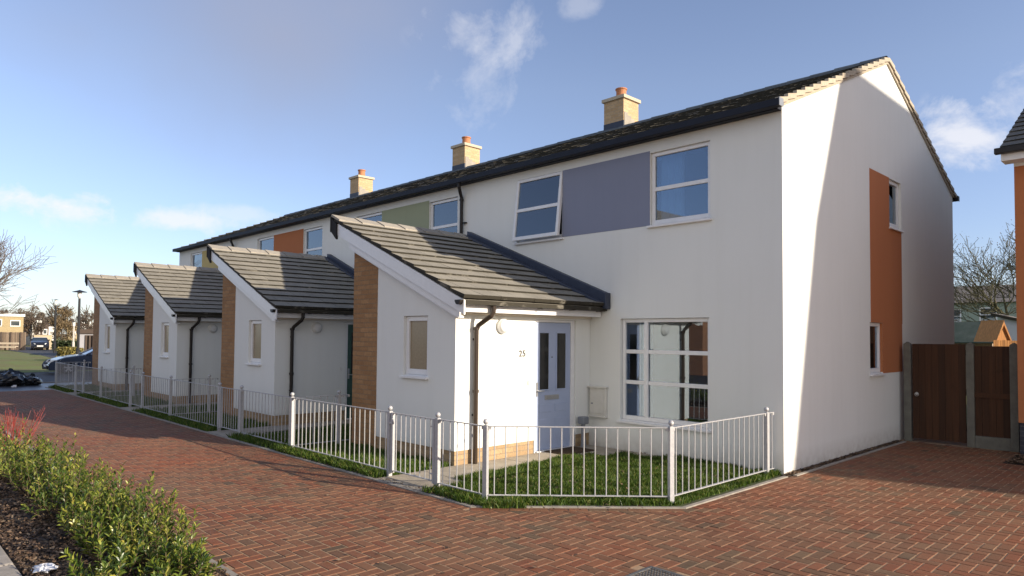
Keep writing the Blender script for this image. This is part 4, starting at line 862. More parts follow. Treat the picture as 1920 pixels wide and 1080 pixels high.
t = thing('orange_house', (1.77, 4.2, 0), 'neighbouring house with orange rendered wall cut by the right picture edge', 'house')
NX0, NX1, NY0, NY1 = 1.77, 7.3, 4.2, 12.4; NR = 6.5
mb = MB(); mb.box(NX0, NX1, NY0, NY1, .5, 4.45); obj('wall', mb, M['orange'], t)
mb = MB(); mb.box(NX0-.002, NX1+.002, NY0-.002, NY1+.002, 4.45, 4.62); ym = (NY0+NY1)/2; mb.prism([(NY0, 4.62), (NY1, 4.62), (ym, NR-.1)], 'x', NX0, NX1); obj('white_wall_band', mb, M['render'], t)
mb = MB(); mb.box(NX0+.012, NX1-.012, NY0+.012, NY1-.012, -.02, .498); obj('plinth', mb, M['bluebrick'], t)
ts = .55; hN = 4.68; mb = MB(); W = (ym-NY0+.3)*math.sqrt(1+ts*ts)
tiles(mb, (NX0-.12, NY0-.3, hN), (1, 0, 0), (0, 1, ts), NX1-NX0+.3, W, .27, .30, .026, .004); tiles(mb, (NX0-.12, NY1+.3, hN), (1, 0, 0), (0, -1, ts), NX1-NX0+.3, W, .27, .30, .026, .004)
obj('roof', mb, M['roof'], t)
mb = MB(); mb.box(NX0-.18, NX1+.2, NY0-.41, NY0-.31, 4.60, 4.69); obj('gutter', mb, M['gutter'], t, bevel=.01)
mb = MB(); mb.box(NX0-.11, NX1+.1, NY0-.30, NY0-.28, 4.50, 4.66); mb.box(NX0-.11, NX1+.1, NY0-.279, NY0-.005, 4.50, 4.52); mb.prism([(NY0-.28, 4.521), (NY0-.28, hN-.03), (ym, hN-.04+(ym-NY0+.28)*ts), (ym, hN-.17+(ym-NY0+.28)*ts)], 'x', NX0-.11, NX0-.09); obj('soffit_and_fascia', mb, M['upvc'], t)
mb = MB(); mb.add([(1.74, 3.2, .004), (6, 3.2, .004), (6, 4.2, .004), (1.74, 4.2, .004)], [(0, 1, 2, 3)]); struct('neighbour_bed', mb, M['soil'])
flakes(1500, lambda r, n: np.stack([1.76+1.0*r.rand(n), 3.22+.95*r.rand(n), .01*r.rand(n)], 1), .004, .04, 12, 'bark_chips', M['chip'], 'dark chippings in the small bed at the orange house wall', 'mulch', 1.0)
# added unseen house to the east, outline shaped to shadow the white gable
t = thing('shadow_caster', (13, 7.25, 0), 'added tall house beyond the right picture edge, shaped to shade the gable', 'house')
y0 = 6.85; ap = (13, 5.92+.365*13); kn = (13+2.93, 3.3+.365*(13+2.93)); ft = (13+2.93+3.0, -1.5+.365*(13+2.93+3.0))
mb = MB(); mb.prism([(8.8, 0), (ft[0], 0), ft, kn, ap, (8.8, ap[1]-1.9)], 'y', y0, y0+10); obj('wall', mb, M['render'], t)
mb = MB(); mb.prism([(8.6, ap[1]-1.95), (ap[0], ap[1]+.002), (kn[0]+.0, kn[1]+.002), (kn[0]+.0, kn[1]+.1), (ap[0], ap[1]+.1), (8.6, ap[1]-1.85)], 'y', y0+.02, y0+10.1); obj('roof', mb, M['fartile'], t)

t = thing('opposite_house', (-17, -20, 0), 'brown brick gabled house across the street, mirrored in the ground-floor window', 'house')
mb = MB(); mb.prism([(-21.5, 0), (-13, 0), (-13, 5.0), (-17.2, 8.4), (-21.5, 5.0)], 'y', -28, -20); obj('wall', mb, M['redbrick'], t)
mb = MB(); mb.prism([(-12.7, 4.72), (-17.2, 8.42), (-21.8, 4.72), (-21.8, 4.92), (-17.2, 8.68), (-12.7, 4.92)], 'y', -28.2, -19.8); obj('roof', mb, M['fartile'], t)
mb = MB(); mb.prism([(-12.75, 4.60), (-17.2, 8.26), (-21.7, 4.60), (-21.7, 4.74), (-17.2, 8.44), (-12.75, 4.74)], 'y', -19.79, -19.74); obj('verge_board', mb, M['cream'], t)
mb = MB(); mb.box(-12.99, -7.5, -24, -20.5, 0, 3.6); obj('side_wing', mb, M['buff'], t)
mb = MB(); mb.box(-12.9, -7.6, -20.49, -20.40, 2.15, 2.45); obj('white_fascia', mb, M['upvc'], t)
mb = MB(); mb.box(-12.8, -7.7, -20.49, -20.44, 0.02, 2.14); obj('timber_doors', mb, M['gatewood'], t)
window(t, lambda u, o, z: (u, -20+o, z), -15.2, -14.0, 3.0, 4.1, rec=.0, sill=False)

# ------------------------------------------------------------------ background right: sheds, far houses, tree
def at(px_, D, z):      # real position from bearing and forward distance
    u = (px_-960)/1288.76; p = Vector((3.961, -8.7395, 0))+(fw+rt*u)*D; return Vector((p.x, p.y, z))
t = thing('garden_shed', (-1.6, 17.6, 0), 'garden shed with worn dark green felt roof behind the side gate', 'shed')
mb = MB(); mb.prism([(17.1, 0), (18.9, 0), (18.9, 1.72), (18.0, 2.30), (17.1, 1.72)], 'x', -4.2, -1.05); obj('shed_wall', mb, M['fencewood'], t)
mb = MB(); mb.prism([(16.95, 1.66), (18.0, 2.32), (19.05, 1.66), (19.05, 1.70), (18.0, 2.37), (16.95, 1.70)], 'x', -4.3, -.95); obj('shed_roof', mb, M['felt'], t)
t = thing('playhouse', (-.42, 15.6, 0), 'small steep orange timber playhouse gable beside the shed', 'playhouse')
def rotf(cx, cy, a): ca, sa = math.cos(a), math.sin(a); return lambda u, v, z: (cx+u*ca-v*sa, cy+u*sa+v*ca, z)
rf_ = rotf(-.49, 15.6, R(48))
mb = MB(rf_); mb.prism([(-.20, 0), (.20, 0), (.20, 1.74), (0, 2.20), (-.20, 1.74)], 'y', 0, .04); obj('gable_front', mb, M['neww'], t)
mb = MB(rf_); mb.prism([(0, 2.22), (.21, 1.72), (.245, 1.72), (.01, 2.30), (0, 2.36), (-.01, 2.30), (-.245, 1.72), (-.21, 1.72)], 'y', -.04, .9); obj('roof', mb, M['neww'], t)
t = thing('picket_fence', (-.2, 15.2, 0), 'strip of pale new timber fence tops below the orange playhouse', 'fence')
mb = MB(rotf(-.62, 15.05, R(40))); x = 0
while x < .75: mb.box(x, x+.055, 0, .02, 1.0, 1.76+rnd.uniform(-.01, .01)); x += .062
obj('pickets', mb, M['neww'], t); mb = MB(rotf(-.62, 15.05, R(40))); mb.box(0, .75, .021, .05, 1.5, 1.56); obj('rail', mb, M['neww'], t)
t = thing('outbuilding', (-2.6, 27, 0), 'pale grey outbuilding with sloping roof glimpsed behind the playhouse', 'shed')
mb = MB(); mb.prism([(-2.75, 0), (.5, 0), (.5, 1.9), (-2.75, 2.75)], 'y', 27.4, 29.5); obj('wall', mb, M['fargrey'], t)
mb = MB(); mb.prism([(-3.05, 2.84), (.6, 1.88), (.6, 2.0), (-3.05, 2.97)], 'y', 27.2, 29.7); obj('roof', mb, M['fartile'], t)
t = thing('far_house', (-8, 50, 0), 'far house with pale green wall and grey tiled roof behind the bare tree', 'house')
fa = Vector((1, .0, 0)); X0, X1, Y0 = -18, -5.35, 50.0
mb = MB(); wins = [(-10.1, -9.3, 3.0, 4.05), (-8.2, -7.1, 3.05, 4.15)]
panel_wall(mb, X0, X1, 0, 4.5, wins, .1, S_map(Y0)); mb.add([(X1, Y0, 0), (X1, Y0+8, 0), (X1, Y0+8, 4.5), (X1, Y0+4, 5.9), (X1, Y0, 4.5)], [(0, 1, 2, 3, 4)]); mb.add([(X0, Y0+8, 0), (X1, Y0+8, 0), (X1, Y0+8, 4.5), (X0, Y0+8, 4.5)], [(0, 1, 2, 3)]); obj('wall', mb, M['fargreen'], t)
mb = MB(); mb.box(X0, X1, Y0-.03, Y0-.002, 1.4, 2.9); obj('pale_wall_band', mb, M['fargrey'], t)
for wdw in wins: window(t, S_map(Y0), *wdw, rec=.08, hbars=((wdw[2]+wdw[3])/2,), sill=False, fr=.09)
mb = MB(); W = 4.3*math.sqrt(1+.35**2); tiles(mb, (X0, Y0-.3, 4.45), (1, 0, 0), (0, 1, .35), X1-X0+.2, W, .33, .6, .03, .01); tiles(mb, (X0, Y0+8.3, 4.45), (1, 0, 0), (0, -1, .35), X1-X0+.2, W, .4, .8, .03, .01); obj('roof', mb, M['fartile'], t)
t = thing('far_house', (-1, 50.8, 0), 'far pale grey house joined on the right of the green walled one', 'house')
mb = MB(); mb.box(-5.3, 8, 50.6, 58, 0, 4.5); obj('wall', mb, M['fargrey'], t)
mb = MB(); tiles(mb, (-5.1, 50.3, 4.46), (1, 0, 0), (0, 1, .37), 13, 4.5, .33, .6, .03, .01); mb.prism([(50.5, 4.4), (58.1, 4.4), (54.5, 6.0)], 'x', -5.1, 8); obj('roof', mb, M['fartile'], t)

def branch(mb, r, p, d, L, rad, depth, tips, wig=.18, spread=.6, upb=.1, n=3, minr=.006):
    segs = 3 if depth > 1 else 2; pts = [p]; q = p; dd = d
    for i in range(segs):
        dd = (dd+Vector((r.gauss(0, wig), r.gauss(0, wig), r.gauss(0, wig)*.6+upb*.5))).normalized(); q = q+dd*L/segs; pts.append(q)
    rr = [max(minr, rad*(1-.45*i/segs)) for i in range(segs+1)]
    mb.tube(pts, rr, 6 if rad > .05 else 3, cap=False)
    if depth == 0: tips.append((q, dd)); return
    k = n if depth > 1 else n+1
    for i in range(k):
        t = .35+.65*(i+r.random()*.6)/k; t = min(t, 1); j = min(segs-1, int(t*segs)); s = pts[j].lerp(pts[j+1], t*segs-j)
        a = r.random()*6.283; o1 = dd.orthogonal().normalized(); o2 = dd.cross(o1)
        nd = (dd*(1-spread*.4)+(o1*math.cos(a)+o2*math.sin(a))*spread*(.6+.6*r.random())+Vector((0, 0, upb))).normalized()
        branch(mb, r, s, nd, L*(.62+.2*r.random()), rad*.55, depth-1, tips, wig, spread, upb, n, minr)
    branch(mb, r, q, dd, L*.75, rad*.55, depth-1, tips, wig, spread, upb, n, minr)
def bare_tree(p, H, seed, label, depth=5, n=3, mt='bark', tw='twig', spread=.6, buds=0, trunk=.28, lean=(0, 0), minr=.006, upb=.1, name='bare_tree', group=None, L0=.30, budm='rust', bs=.05):
    r = random.Random(seed); root = thing(name, tuple(p), label, 'tree', group); tips = []
    tr = MB(); th = H*trunk; top = Vector((p[0]+lean[0]*th, p[1]+lean[1]*th, th)); tr.tube([Vector(p), Vector(p).lerp(top, .5)+Vector((.05, .02, 0)), top], [H*.024, H*.02, H*.017], 10); obj('trunk', tr, M[mt], root)
    cr = MB()
    for i in range(5):
        a = i*1.257+r.random(); d = Vector((math.cos(a)*.75+lean[0], math.sin(a)*.75+lean[1], .75)).normalized(); branch(cr, r, top-Vector((0, 0, th*.12*r.random())), d, H*L0, H*.012, depth-1, tips, .16, spread, upb, n, minr)
    branch(cr, r, top, Vector((lean[0], lean[1], 1)).normalized(), H*L0, H*.013, depth-1, tips, .16, spread, upb, n, minr)
    obj('branches', cr, M[tw], root, fix=False)
    if buds:
        lf = MB()
        for q, d in tips:
            for i in range(buds):
                c = q+Vector((r.gauss(0, .09), r.gauss(0, .09), r.gauss(0, .09))); a = Vector((r.gauss(0, 1), r.gauss(0, 1), r.gauss(0, 1))).normalized()*bs; b = a.orthogonal().normalized()*bs*.6
                lf.add([tuple(c-a), tuple(c+b), tuple(c+a), tuple(c-b)], [(0, 1, 2, 3)])
        obj('crown', lf, M[budm], root, fix=False)
    return root
bare_tree(at(1935, 32, 0), 7.2, 12, 'bare spreading tree with dark twigs and a few buds above the side gate', depth=5, n=3, mt='barkg', tw='barkg', spread=.72, buds=2, trunk=.27, lean=(-.12, 0), minr=.010, L0=.30, bs=.035)
bare_tree(at(-112, 40, 0), 8.6, 23, 'bare grey tree whose twigs reach in from the left picture edge', depth=5, n=3, spread=.72, trunk=.25, minr=.011, L0=.30, upb=.07)
def crown_tree(p, H, Wd, mt, seed, label, base=.15, nleaf=2600, ls=.16, group='trees behind the far houses', name='far_tree'):
    r = np.random.RandomState(seed); root = thing(name, tuple(p), label, 'tree', group)
    rr = random.Random(seed); cr = MB(); tips = []
    branch(cr, rr, Vector(p), Vector((0, 0, 1)), H*.42, H*.02, 3, tips, .1, .55, .15, 3, .03); obj('trunk', cr, M['bark'], root, fix=False)
    cl = []
    for i in range(26):
        a = r.rand()*6.283; z = base+(1-base)*r.rand(); q = Wd/2*math.sqrt(max(.05, 1-((z-.5)/.62)**2))*(.35+.65*r.rand()); cl.append((p[0]+q*math.cos(a), p[1]+q*math.sin(a), z*H*.92, (.10+.09*r.rand())*H*.8))
    cl = np.array(cl); idx = r.randint(0, len(cl), nleaf); c = cl[idx]; dv = r.randn(nleaf, 3); dv /= np.linalg.norm(dv, axis=1)[:, None]; P = c[:, :3]+dv*(c[:, 3]*r.rand(nleaf)**.4)[:, None]
    P = P[P[:, 2] > .1]; n = len(P); A = r.randn(n, 3); A /= np.linalg.norm(A, axis=1)[:, None]; Bv = np.cross(A, r.randn(n, 3)); Bv /= np.linalg.norm(Bv, axis=1)[:, None]; s = (ls*(.5+r.rand(n)))[:, None]
    V = np.stack([P-A*s, P+Bv*s*.5, P+A*s, P-Bv*s*.5], 1); mb = MB(); mb.quads(V.reshape(-1, 3), 4); obj('crown', mb, M[mt], root, fix=False)
crown_tree(at(115, 75, 0), 4.9, 2.9, 'tan', 1, 'rounded tan-leaved tree behind the two lamp columns', .12, 5200, .085)
crown_tree(at(168, 78, 0), 4.4, 3.0, 'rust', 2, 'purplish bare tree right of the nearer lamp column', .2, 3000, .08)
crown_tree(at(66, 92, 0), 4.2, 3.0, 'rust', 3, 'reddish brown small tree behind the far car', .2, 3000, .09)
for i, (px_, D, H, Wd, mt) in enumerate([(-10, 120, 5.8, 9, 'rust'), (28, 125, 5.6, 8, 'rust'), (60, 120, 6.4, 7, 'mauve'), (84, 140, 5.6, 8, 'mauve'), (100, 150, 5.3, 8, 'mauve'), (160, 130, 5.4, 8, 'mauve'), (185, 130, 5.0, 8, 'mauve'), (130, 160, 5.2, 8, 'mauve')]):
    crown_tree(at(px_, D, 0), H, Wd, mt, 30+i, ['dark reddish tree mass above the yellow brick house, left', 'reddish tree mass above the right end of the yellow brick house', 'tall grey bare tree behind the white houses', 'hazy grey tree left of the farther lamp', 'hazy low tree by the farther lamp', 'grey tree behind the nearer lamp', 'grey tree half hidden by the last porch', 'pale tree between the lamps'][i], .15, 2600, .16)
def hedge(p, q, th, h, mt, seed, label, n=2200, ls=.06, name='hedge'):
    r = np.random.RandomState(seed); a = r.rand(n); P = np.stack([p[0]+(q[0]-p[0])*a, p[1]+(q[1]-p[1])*a, h*r.rand(n)**.6], 1)+np.stack([(r.rand(n)-.5)*th, (r.rand(n)-.5)*th, 0*a], 1)
    A = r.randn(n, 3); A /= np.linalg.norm(A, axis=1)[:, None]; Bv = np.cross(A, r.randn(n, 3)); Bv /= np.linalg.norm(Bv, axis=1)[:, None]; s = (ls*(.5+r.rand(n)))[:, None]
    V = np.stack([P-A*s, P+Bv*s*.6, P+A*s, P-Bv*s*.6], 1); mb = MB(); mb.quads(V.reshape(-1, 3), 4)
    root = thing(name, tuple(p), label, 'hedge'); obj('foliage', mb, M[mt], root, fix=False)
    st = MB()
    for i in range(6): x = p[0]+(q[0]-p[0])*(i+.5)/6; y = p[1]+(q[1]-p[1])*(i+.5)/6; st.tube([(x, y, 0), (x+.05, y, h*.7)], [.03, .012], 5)
    obj('stems', st, M['stem'], root)
hedge(at(121, 46, -.2), at(134, 46, -.2), .9, .80, 'bush', 5, 'clipped yellowish hedge block behind the blue car', 1800)
hedge(at(137, 47, -.2), at(147, 47, -.2), .8, .72, 'bush', 6, 'smaller yellowish hedge block left of the nearer lamp', 1300)
hedge(at(108, 66, 0), at(150, 66, 0), 1.0, 1.0, 'evg', 7, 'dark low hedge below the tan tree', 2600, .1)

# ------------------------------------------------------------------ background left: buildings, fence, bench, lamps
def flat_box_house(px0, px1, D, h, depth, label, mt, fas=True, wins=(), name='far_house', group='low houses across the green', roofm='white'):
    c_ = at((px0+px1)/2, D, 0); ray = Vector((c_.x-3.961, c_.y+8.7395, 0)).normalized(); d = Vector((ray.y, -ray.x, 0)); L = D*(px1-px0)*ray.dot(fw)/1288.76
    a = c_-d*L/2; root = thing(name, tuple(a), label, 'house', group); n_ = Vector((-d.y, d.x, 0)); n_ = n_ if n_.dot(fw) > 0 else -n_
    f = lambda u, o, z: (a.x+d.x*u-n_.x*o, a.y+d.y*u-n_.y*o, z)
    mb = MB(f); mb.box(0, L, -depth, 0, 0, h); obj('wall', mb, M[mt], root)
    if fas: mb = MB(f); mb.box(-.15, L+.15, -depth-.1, .15, h, h+.32); obj('roof', mb, M[roofm], root)
    for (u0, u1, z0, z1) in wins:
        mb = MB(f); mb.box(u0*L, u1*L, .002, .05, z0, z1); wn = obj('window', mb, M['white'], root)
        mb = MB(f); k = max(1, round((u1-u0)*L/.9)); wd = (u1-u0)*L/k
        for i in range(k): mb.box(u0*L+wd*i+.09, u0*L+wd*(i+1)-.09, .051, .06, z0+.12, z1-.12)
        obj('pane', mb, M['carglass'], wn)
    return root
flat_box_house(-40, 45, 85, 3.75, 6, 'yellow brick house with flat white roof edge behind the long wooden fence', 'palebrick', True, [(.70, .93, 2.5, 3.3), (.30, .52, 2.5, 3.4)])
flat_box_house(46, 62, 95, 2.55, 5, 'low white house between the yellow house and the garage wall', 'white', True, [(.2, .8, 1.4, 2.2)])
flat_box_house(61, 76, 92, 3.1, 5, 'white gabled small house with dark lower wall behind the far car', 'white', True, [(.15, .85, 1.8, 2.6)])
flat_box_house(76, 92, 100, 3.1, 5, 'dark brown house with one white window left of the tan tree', 'dark', True, [(.3, .85, 1.5, 2.3)], roofm='dark')
flat_box_house(92, 104, 108, 2.4, 5, 'white low house just left of the tan tree', 'white', True, [])
flat_box_house(127, 150, 88, 2.5, 5, 'yellow brick bungalow between the tan tree and the nearer lamp', 'palebrick', True, [(.2, .7, 1.2, 2.0)])
flat_box_house(152, 176, 90, 2.9, 5, 'white bungalow seen over the grey garages', 'white', True, [])
a_ = flat_box_house(148, 190, 52, 1.72, 5, 'grey panelled garage block behind the blue car', 'greyg', True, [], 'garage', None, 'dark'); a_['category'] = 'garage'
A, B2 = at(148, 51.9, 0), at(190, 51.9, 0); mb = MB()
for i in range(6):
    p = A.lerp(B2, (i+.3)/6); mb.box(p.x-.02, p.x+.05, p.y-.12, p.y+.12, 0, 1.6)
obj('dark_posts', mb, M['dark'], a_)
a_ = flat_box_house(65, 99, 72, 1.50, 4, 'cream block garage wall behind the far black car', 'creamwall', False, [], 'garage', None); a_['category'] = 'garage'
t = thing('wooden_fence', tuple(at(-60, 69, 0)), 'long weathered board fence behind the bench at the left edge', 'fence')
a, b = at(-60, 69, 0), at(50, 69, 0); mb = MB(); n = 60
for i in range(n):
    p = a.lerp(b, i/n); q = a.lerp(b, (i+.94)/n); o = .02*(i % 2); mb.hexa([(p.x+o, p.y, 0), (q.x+o, q.y, 0), (q.x-.03, q.y, 0), (p.x-.03, p.y, 0)], [(p.x+o, p.y, 1.78), (q.x+o, q.y, 1.78), (q.x-.03, q.y, 1.78), (p.x-.03, p.y, 1.78)])
obj('boards', mb, M['fencewood'], t)
for i in range(6):
    p = a.lerp(b, (i+.45)/6); mb = MB(); mb.box(p.x+.03, p.x+.12, p.y-.05, p.y+.05, 0, 1.8); obj('post', mb, M['dark'], t)
t = thing('wooden_bench', tuple(at(18, 66, 0)), 'long pale timber bench in front of the board fence', 'bench')
a, b = at(-14, 66, 0), at(37, 66, 0); dv = (b-a).normalized(); nv = Vector((-dv.y, dv.x, 0))
def plank(nm, z0, z1, o0, o1, e=0):
    P = [a+dv*e-nv*o0, b-dv*e-nv*o0, b-dv*e-nv*o1, a+dv*e-nv*o1]; mb = MB(); mb.hexa([(p.x, p.y, z0) for p in P], [(p.x, p.y, z1) for p in P]); obj(nm, mb, M['palew'], t)
plank('backrest', .62, .80, 0, .05); plank('seat', .40, .46, .05, .45); plank('seat_front', .28, .39, .40, .44)
for e in (.05, .5, .94):
    p = a.lerp(b, e); mb = MB(); mb.box(p.x-.05, p.x+.05, p.y-.05, p.y+.05, 0, .60); obj('leg', mb, M['dark'], t)
def lamp(p, H, label, style):
    t = thing('street_lamp', tuple(p), label, 'street lamp', 'street lamps along the side road')
    mb = MB(); mb.tube([p, p+Vector((0, 0, .9)), p+Vector((0, 0, .95)), Vector((p.x, p.y, H-.45))], [.11, .11, .08, .065], 10); obj('column', mb, M['lampb' if style != 'pale' else 'concpale'], t)
    if style == 'disc':
        mb = MB(); mb.lathe((p.x, p.y, H), [(.02, .10), (.12, .06), (.40, -.02), (.42, -.05), (.10, -.03)], 20); obj('shade', mb, M['lampb'], t)
        mb = MB(); mb.lathe((p.x, p.y, H-.45), [(.05, 0), (.13, .12), (.13, .38), (.06, .41)], 16); obj('lantern', mb, M['lamp'], t)
    else:
        mb = MB(); mb.lathe((p.x, p.y, H-.45), [(.04, 0), (.10, .1), (.12, .38), (.05, .45)], 12); obj('lantern', mb, M['lamp'], t)
        mb = MB(); mb.lathe((p.x, p.y, H), [(.02, .06), (.20, .02), (.2, 0), (.05, 0)], 12); obj('shade', mb, M['lampb'], t)
lamp(at(148, 44, -.25), 4.42, 'nearer black lamp column with flat disc shade', 'disc')
lamp(at(104, 60, 0), 4.62, 'farther thin black lamp column with small lantern', 'thin')
lamp(at(139, 62, 0), 2.75, 'short pale concrete lamp column between the two black ones', 'pale')

# ------------------------------------------------------------------ cars
def car(loc, heading, paint, label, L=4.3, W=1.74, H=1.36):
    root = thing('parked_car', loc, label, 'car', 'parked cars'); ca, sa = math.cos(heading), math.sin(heading)
    f = lambda u, v, z: (loc[0]+u*ca-v*sa, loc[1]+u*sa+v*ca, loc[2]+z)   # u forward
    k = L/4.3; hw = W/2
    prof = [(2.12, .22), (2.15, .42), (2.08, .58), (1.9, .68), (1.45, .80), (.95, .88), (.55, .92), (-.2, .93), (-1.2, .94), (-1.85, .93), (-2.1, .82), (-2.15, .5), (-2.08, .22)]
    def arch(c0): return [(c0+.36*math.cos(a), .20+.34*max(0, math.sin(a))) for a in [math.pi*(i/8) for i in range(9)]]
    bot = [(-2.08, .20)]+arch(-1.32)[::-1]+arch(1.30)[::-1]+[(2.12, .20)]
    side = [(u*k, z) for u, z in prof]; bt = [(u*k, z) for u, z in bot]
    poly = side[::1]+bt[0:]
    # lower body built as cross-sectioned skin: strips between profile (top) and waist
    mb = MB(f); n = len(side)
    def ring(v, inset): return [(u*(1-.03*inset), v, z) for u, z in side]
    rings = [(-hw*.86, 1), (-hw, 0), (hw, 0), (hw*.86, 1)]
    V = []
    for v, ins in rings: V += [(u-(.10*ins if u > 1.5 else (-.08*ins if u < -1.5 else 0)), v, z+(.0 if ins == 0 else (.035 if .6 < z < 1 else 0))) for u, z in side]
    F = []
    order = [0, 3]  # hood/boot skin between inner rings
    F += [(0*n+i, 0*n+i+1, 3*n+i+1, 3*n+i) for i in range(n-1)]
    F += [(0*n+i, 1*n+i, 1*n+i+1, 0*n+i+1) for i in range(n-1)]+[(3*n+i, 3*n+i+1, 2*n+i+1, 2*n+i) for i in range(n-1)]
    mb.add(V, F)
    for v in (-hw, hw): mb.add([(u, v, z) for u, z in side+bt], [tuple(range(len(side)+len(bt)))])
    mb.box(-2.0*k, 2.0*k, -hw*.7, hw*.7, .2, .3)
    obj('body', mb, M[paint], root, fix=True)
    top = [(.62, .90), (-.10, H-.03), (-.45, H), (-1.15, H-.02), (-1.65, H-.16), (-2.02, .90)]; tw = hw*.76
    g = MB(f); V = []
    for s in (-1, 1):
        for u, z in top: tt = (z-.9)/(H-.9); V.append((u*k, s*(hw*.93*(1-tt)+tw*tt), z))
    m1 = len(top); g.add(V, [(i, i+1, m1+i+1, m1+i) for i in range(m1-1)]+[tuple(range(m1)), tuple(range(m1, 2*m1))]); obj('windows', g, M['carglass'], root)
    rf = MB(f); V = []
    for dz in (.0, .03):
        for s in (-1, 1):
            for u, z in top[1:5]: V.append(((u+.02)*k, s*(tw+.012), z+dz))
    m2 = 4; rf.add(V, [(i, i+1, m2+i+1, m2+i) for i in range(m2-1)]+[(2*m2+i, 2*m2+i+1, 3*m2+i+1, 3*m2+i) for i in range(m2-1)]+[(i, i+1, 2*m2+i+1, 2*m2+i) for i in range(m2-1)]+[(m2+i, m2+i+1, 3*m2+i+1, 3*m2+i) for i in range(m2-1)])
    for s in (-1, 1):
        lo, hi = s*hw*.94, s*(tw+.01)
        for (ua, za, ub, zb, r_) in ((.62, .91, -.08, H-.02, .03), (-.62, .91, -.60, H-.01, .03), (-2.0, .91, -1.62, H-.15, .05)): rf.tube([(ua*k, lo, za), (ub*k, hi, zb)], r_, 6)
        rf.tube([(.62*k, lo, .915), (-2.0*k, lo, .915)], .012, 5)
    obj('roof_and_pillars', rf, M[paint], root)
    for s in (-1, 1):
        mm = MB(f); mm.box(.36*k, .50*k, s*(hw+.02)-.08, s*(hw+.02)+.08, .93, 1.05); obj('mirror', mm, M[paint], root, bevel=.02)
        h = MB(f); h.hexa([(2.06*k, s*hw*.50, .56), (1.72*k, s*(hw+.004), .60), (1.70*k, s*(hw-.02), .60), (1.98*k, s*hw*.5, .56)], [(2.00*k, s*hw*.52, .68), (1.60*k, s*(hw+.004), .74), (1.58*k, s*(hw-.03), .74), (1.92*k, s*hw*.52, .68)]); obj('headlight', h, M['hl'], root)
        h = MB(f); h.box(-2.14*k, -1.98*k, s*hw*.72-.14, s*hw*.72+.14, .62, .82); obj('tail_light', h, M['redstem'], root)
        for u in (1.30, -1.32):
            wm = MB(f); o = s*(hw-.10); wm.lathe((u*k, o-.09, .30), [(.22, 0), (.29, .0), (.31, .03), (.31, .16), (.29, .19), (.22, .19)], 24, axis=1); wh = obj('wheel', wm, M['rubber'], root)
            rm = MB(f)
            yy = o+s*.085
            rm.lathe((u*k, yy-.008, .30), [(.215, 0), (.215, .016)], 20, axis=1)
            for j in range(5):
                a = j*1.2566+.3; c, s2 = math.cos(a), math.sin(a); rm.hexa([(u*k+.03*s2, yy+s*.012, .30-.03*c), (u*k-.03*s2, yy+s*.012, .30+.03*c), (u*k-.045*s2+.2*c, yy+s*.012, .30+.045*c+.2*s2), (u*k+.045*s2+.2*c, yy+s*.012, .30-.045*c+.2*s2)], [(u*k+.02*s2, yy+s*.03, .30-.02*c), (u*k-.02*s2, yy+s*.03, .30+.02*c), (u*k-.03*s2+.2*c, yy+s*.022, .30+.03*c+.2*s2), (u*k+.03*s2+.2*c, yy+s*.022, .30-.03*c+.2*s2)])
            obj('rim', rm, M['alloy'], wh)
    np_ = MB(f); np_.box(2.150*k, 2.165*k, -.26, .26, .36, .47); obj('number_plate', np_, M['white'], root)
    gm = MB(f); gm.box(2.10*k, 2.148*k, -.5, .5, .24, .34); gm.box(2.09*k, 2.13*k, -.35, .35, .50, .56); obj('grille', gm, M['rubber'], root)
    dl = MB(f)
    for s in (-1, 1):
        for u in (.55, -.58, -1.3): dl.box(u*k-.004, u*k+.004, s*hw-.003, s*hw+.002, .36, .90)
        for u in (-.42, -1.25): dl.box(u*k-.08, u*k+.08, s*hw-.003, s*hw+.02, .76, .79)
    obj('door_seams', dl, M['rubber'], root)
    return root
pc = at(87, 34.2, 0)
car((pc.x+.05, pc.y+2.15, RZ), -math.pi/2-.02, 'carblue', 'dark blue car seen side-on beyond the last railing', W=1.75, H=1.32)
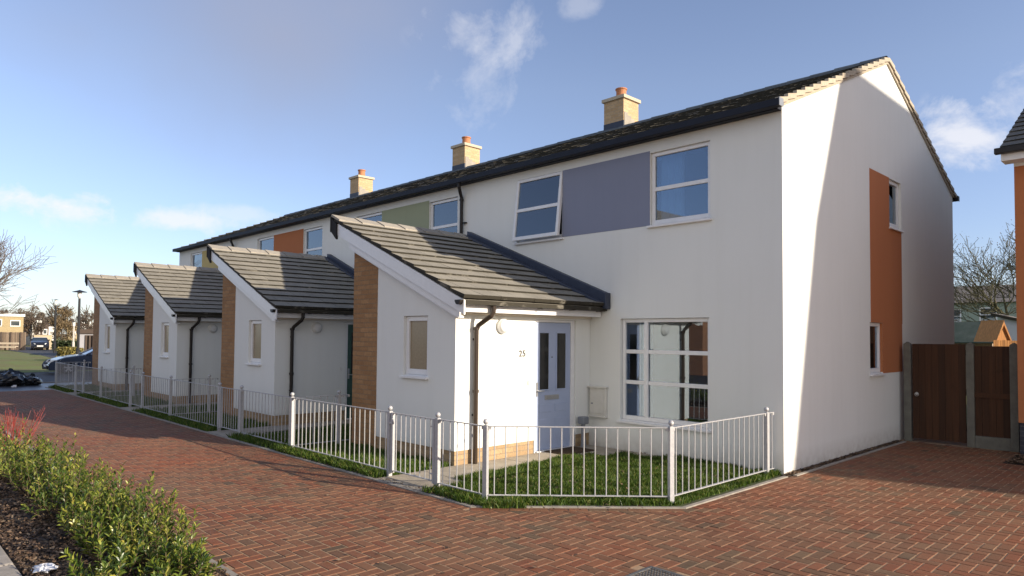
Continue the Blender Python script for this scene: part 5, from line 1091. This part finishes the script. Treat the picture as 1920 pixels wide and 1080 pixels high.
pc = at(76, 70, 0); car((pc.x, pc.y, .02), math.atan2(-8.74-pc.y, 3.96-pc.x)+.02, 'carblk', 'black car facing the camera on the far side road', W=1.5, H=1.22)

# ------------------------------------------------------------------ bin bags on the left
def bag(p, a, b, h, seed, label):
    r = random.Random(seed); mb = MB(); n, m_ = 22, 11; V = []; ph = [r.random()*6 for _ in range(6)]
    for i in range(m_+1):
        th = math.pi*i/m_
        for j in range(n):
            t = 2*math.pi*j/n; q = 1+.10*math.sin(3*t+ph[0]+th*2)+.07*math.sin(7*t+ph[1]+th*5)+.05*math.sin(11*t+ph[2]-th*7)+r.uniform(-.03, .03)
            V.append((p[0]+a*q*math.sin(th)*math.cos(t), p[1]+b*q*math.sin(th)*math.sin(t), max(0, h*.48-h*.55*q*math.cos(th))))
    mb.add(V, [(i*n+j, i*n+(j+1) % n, (i+1)*n+(j+1) % n, (i+1)*n+j) for i in range(m_) for j in range(n)])
    root = thing('bin_bag', tuple(p), label, 'rubbish bag', 'black bin bags left on the path'); obj('sack', mb, M['bag'], root)
    k = MB(); k.tube([(p[0], p[1], h*.9), (p[0]+.02, p[1], h*1.02), (p[0]+.07, p[1]+.02, h*1.12)], [.05, .03, .08], 8); obj('knot', k, M['bag'], root)
for i, (px_, D, a, b, h, l) in enumerate([(-8, 23.2, .40, .40, .40, 'black bin bag at the very left picture edge'), (22, 22.6, .46, .46, .47, 'largest black bin bag, heaped behind the smaller ones'), (36, 23.2, .28, .28, .36, 'rounded black bin bag between two others'), (63, 23.0, .36, .30, .30, 'shiny low black bin bag at the right end of the pile')]):
    bag(at(px_, D, 0), a, b, h, 60+i, l)
mb = MB(); p = at(31, 22.2, 0); mb.box(p.x-.08, p.x+.06, p.y-.07, p.y+.05, 0, .03); mb.box(p.x-.03, p.x+.04, p.y-.03, p.y+.06, .03, .06); tag(obj('paper_scrap', mb, M['litter'], origin=tuple(p)), 'small white paper scrap on the ground by the bin bags', 'litter')

for o in bpy.data.objects:
    if '_o' in o: del o['_o']
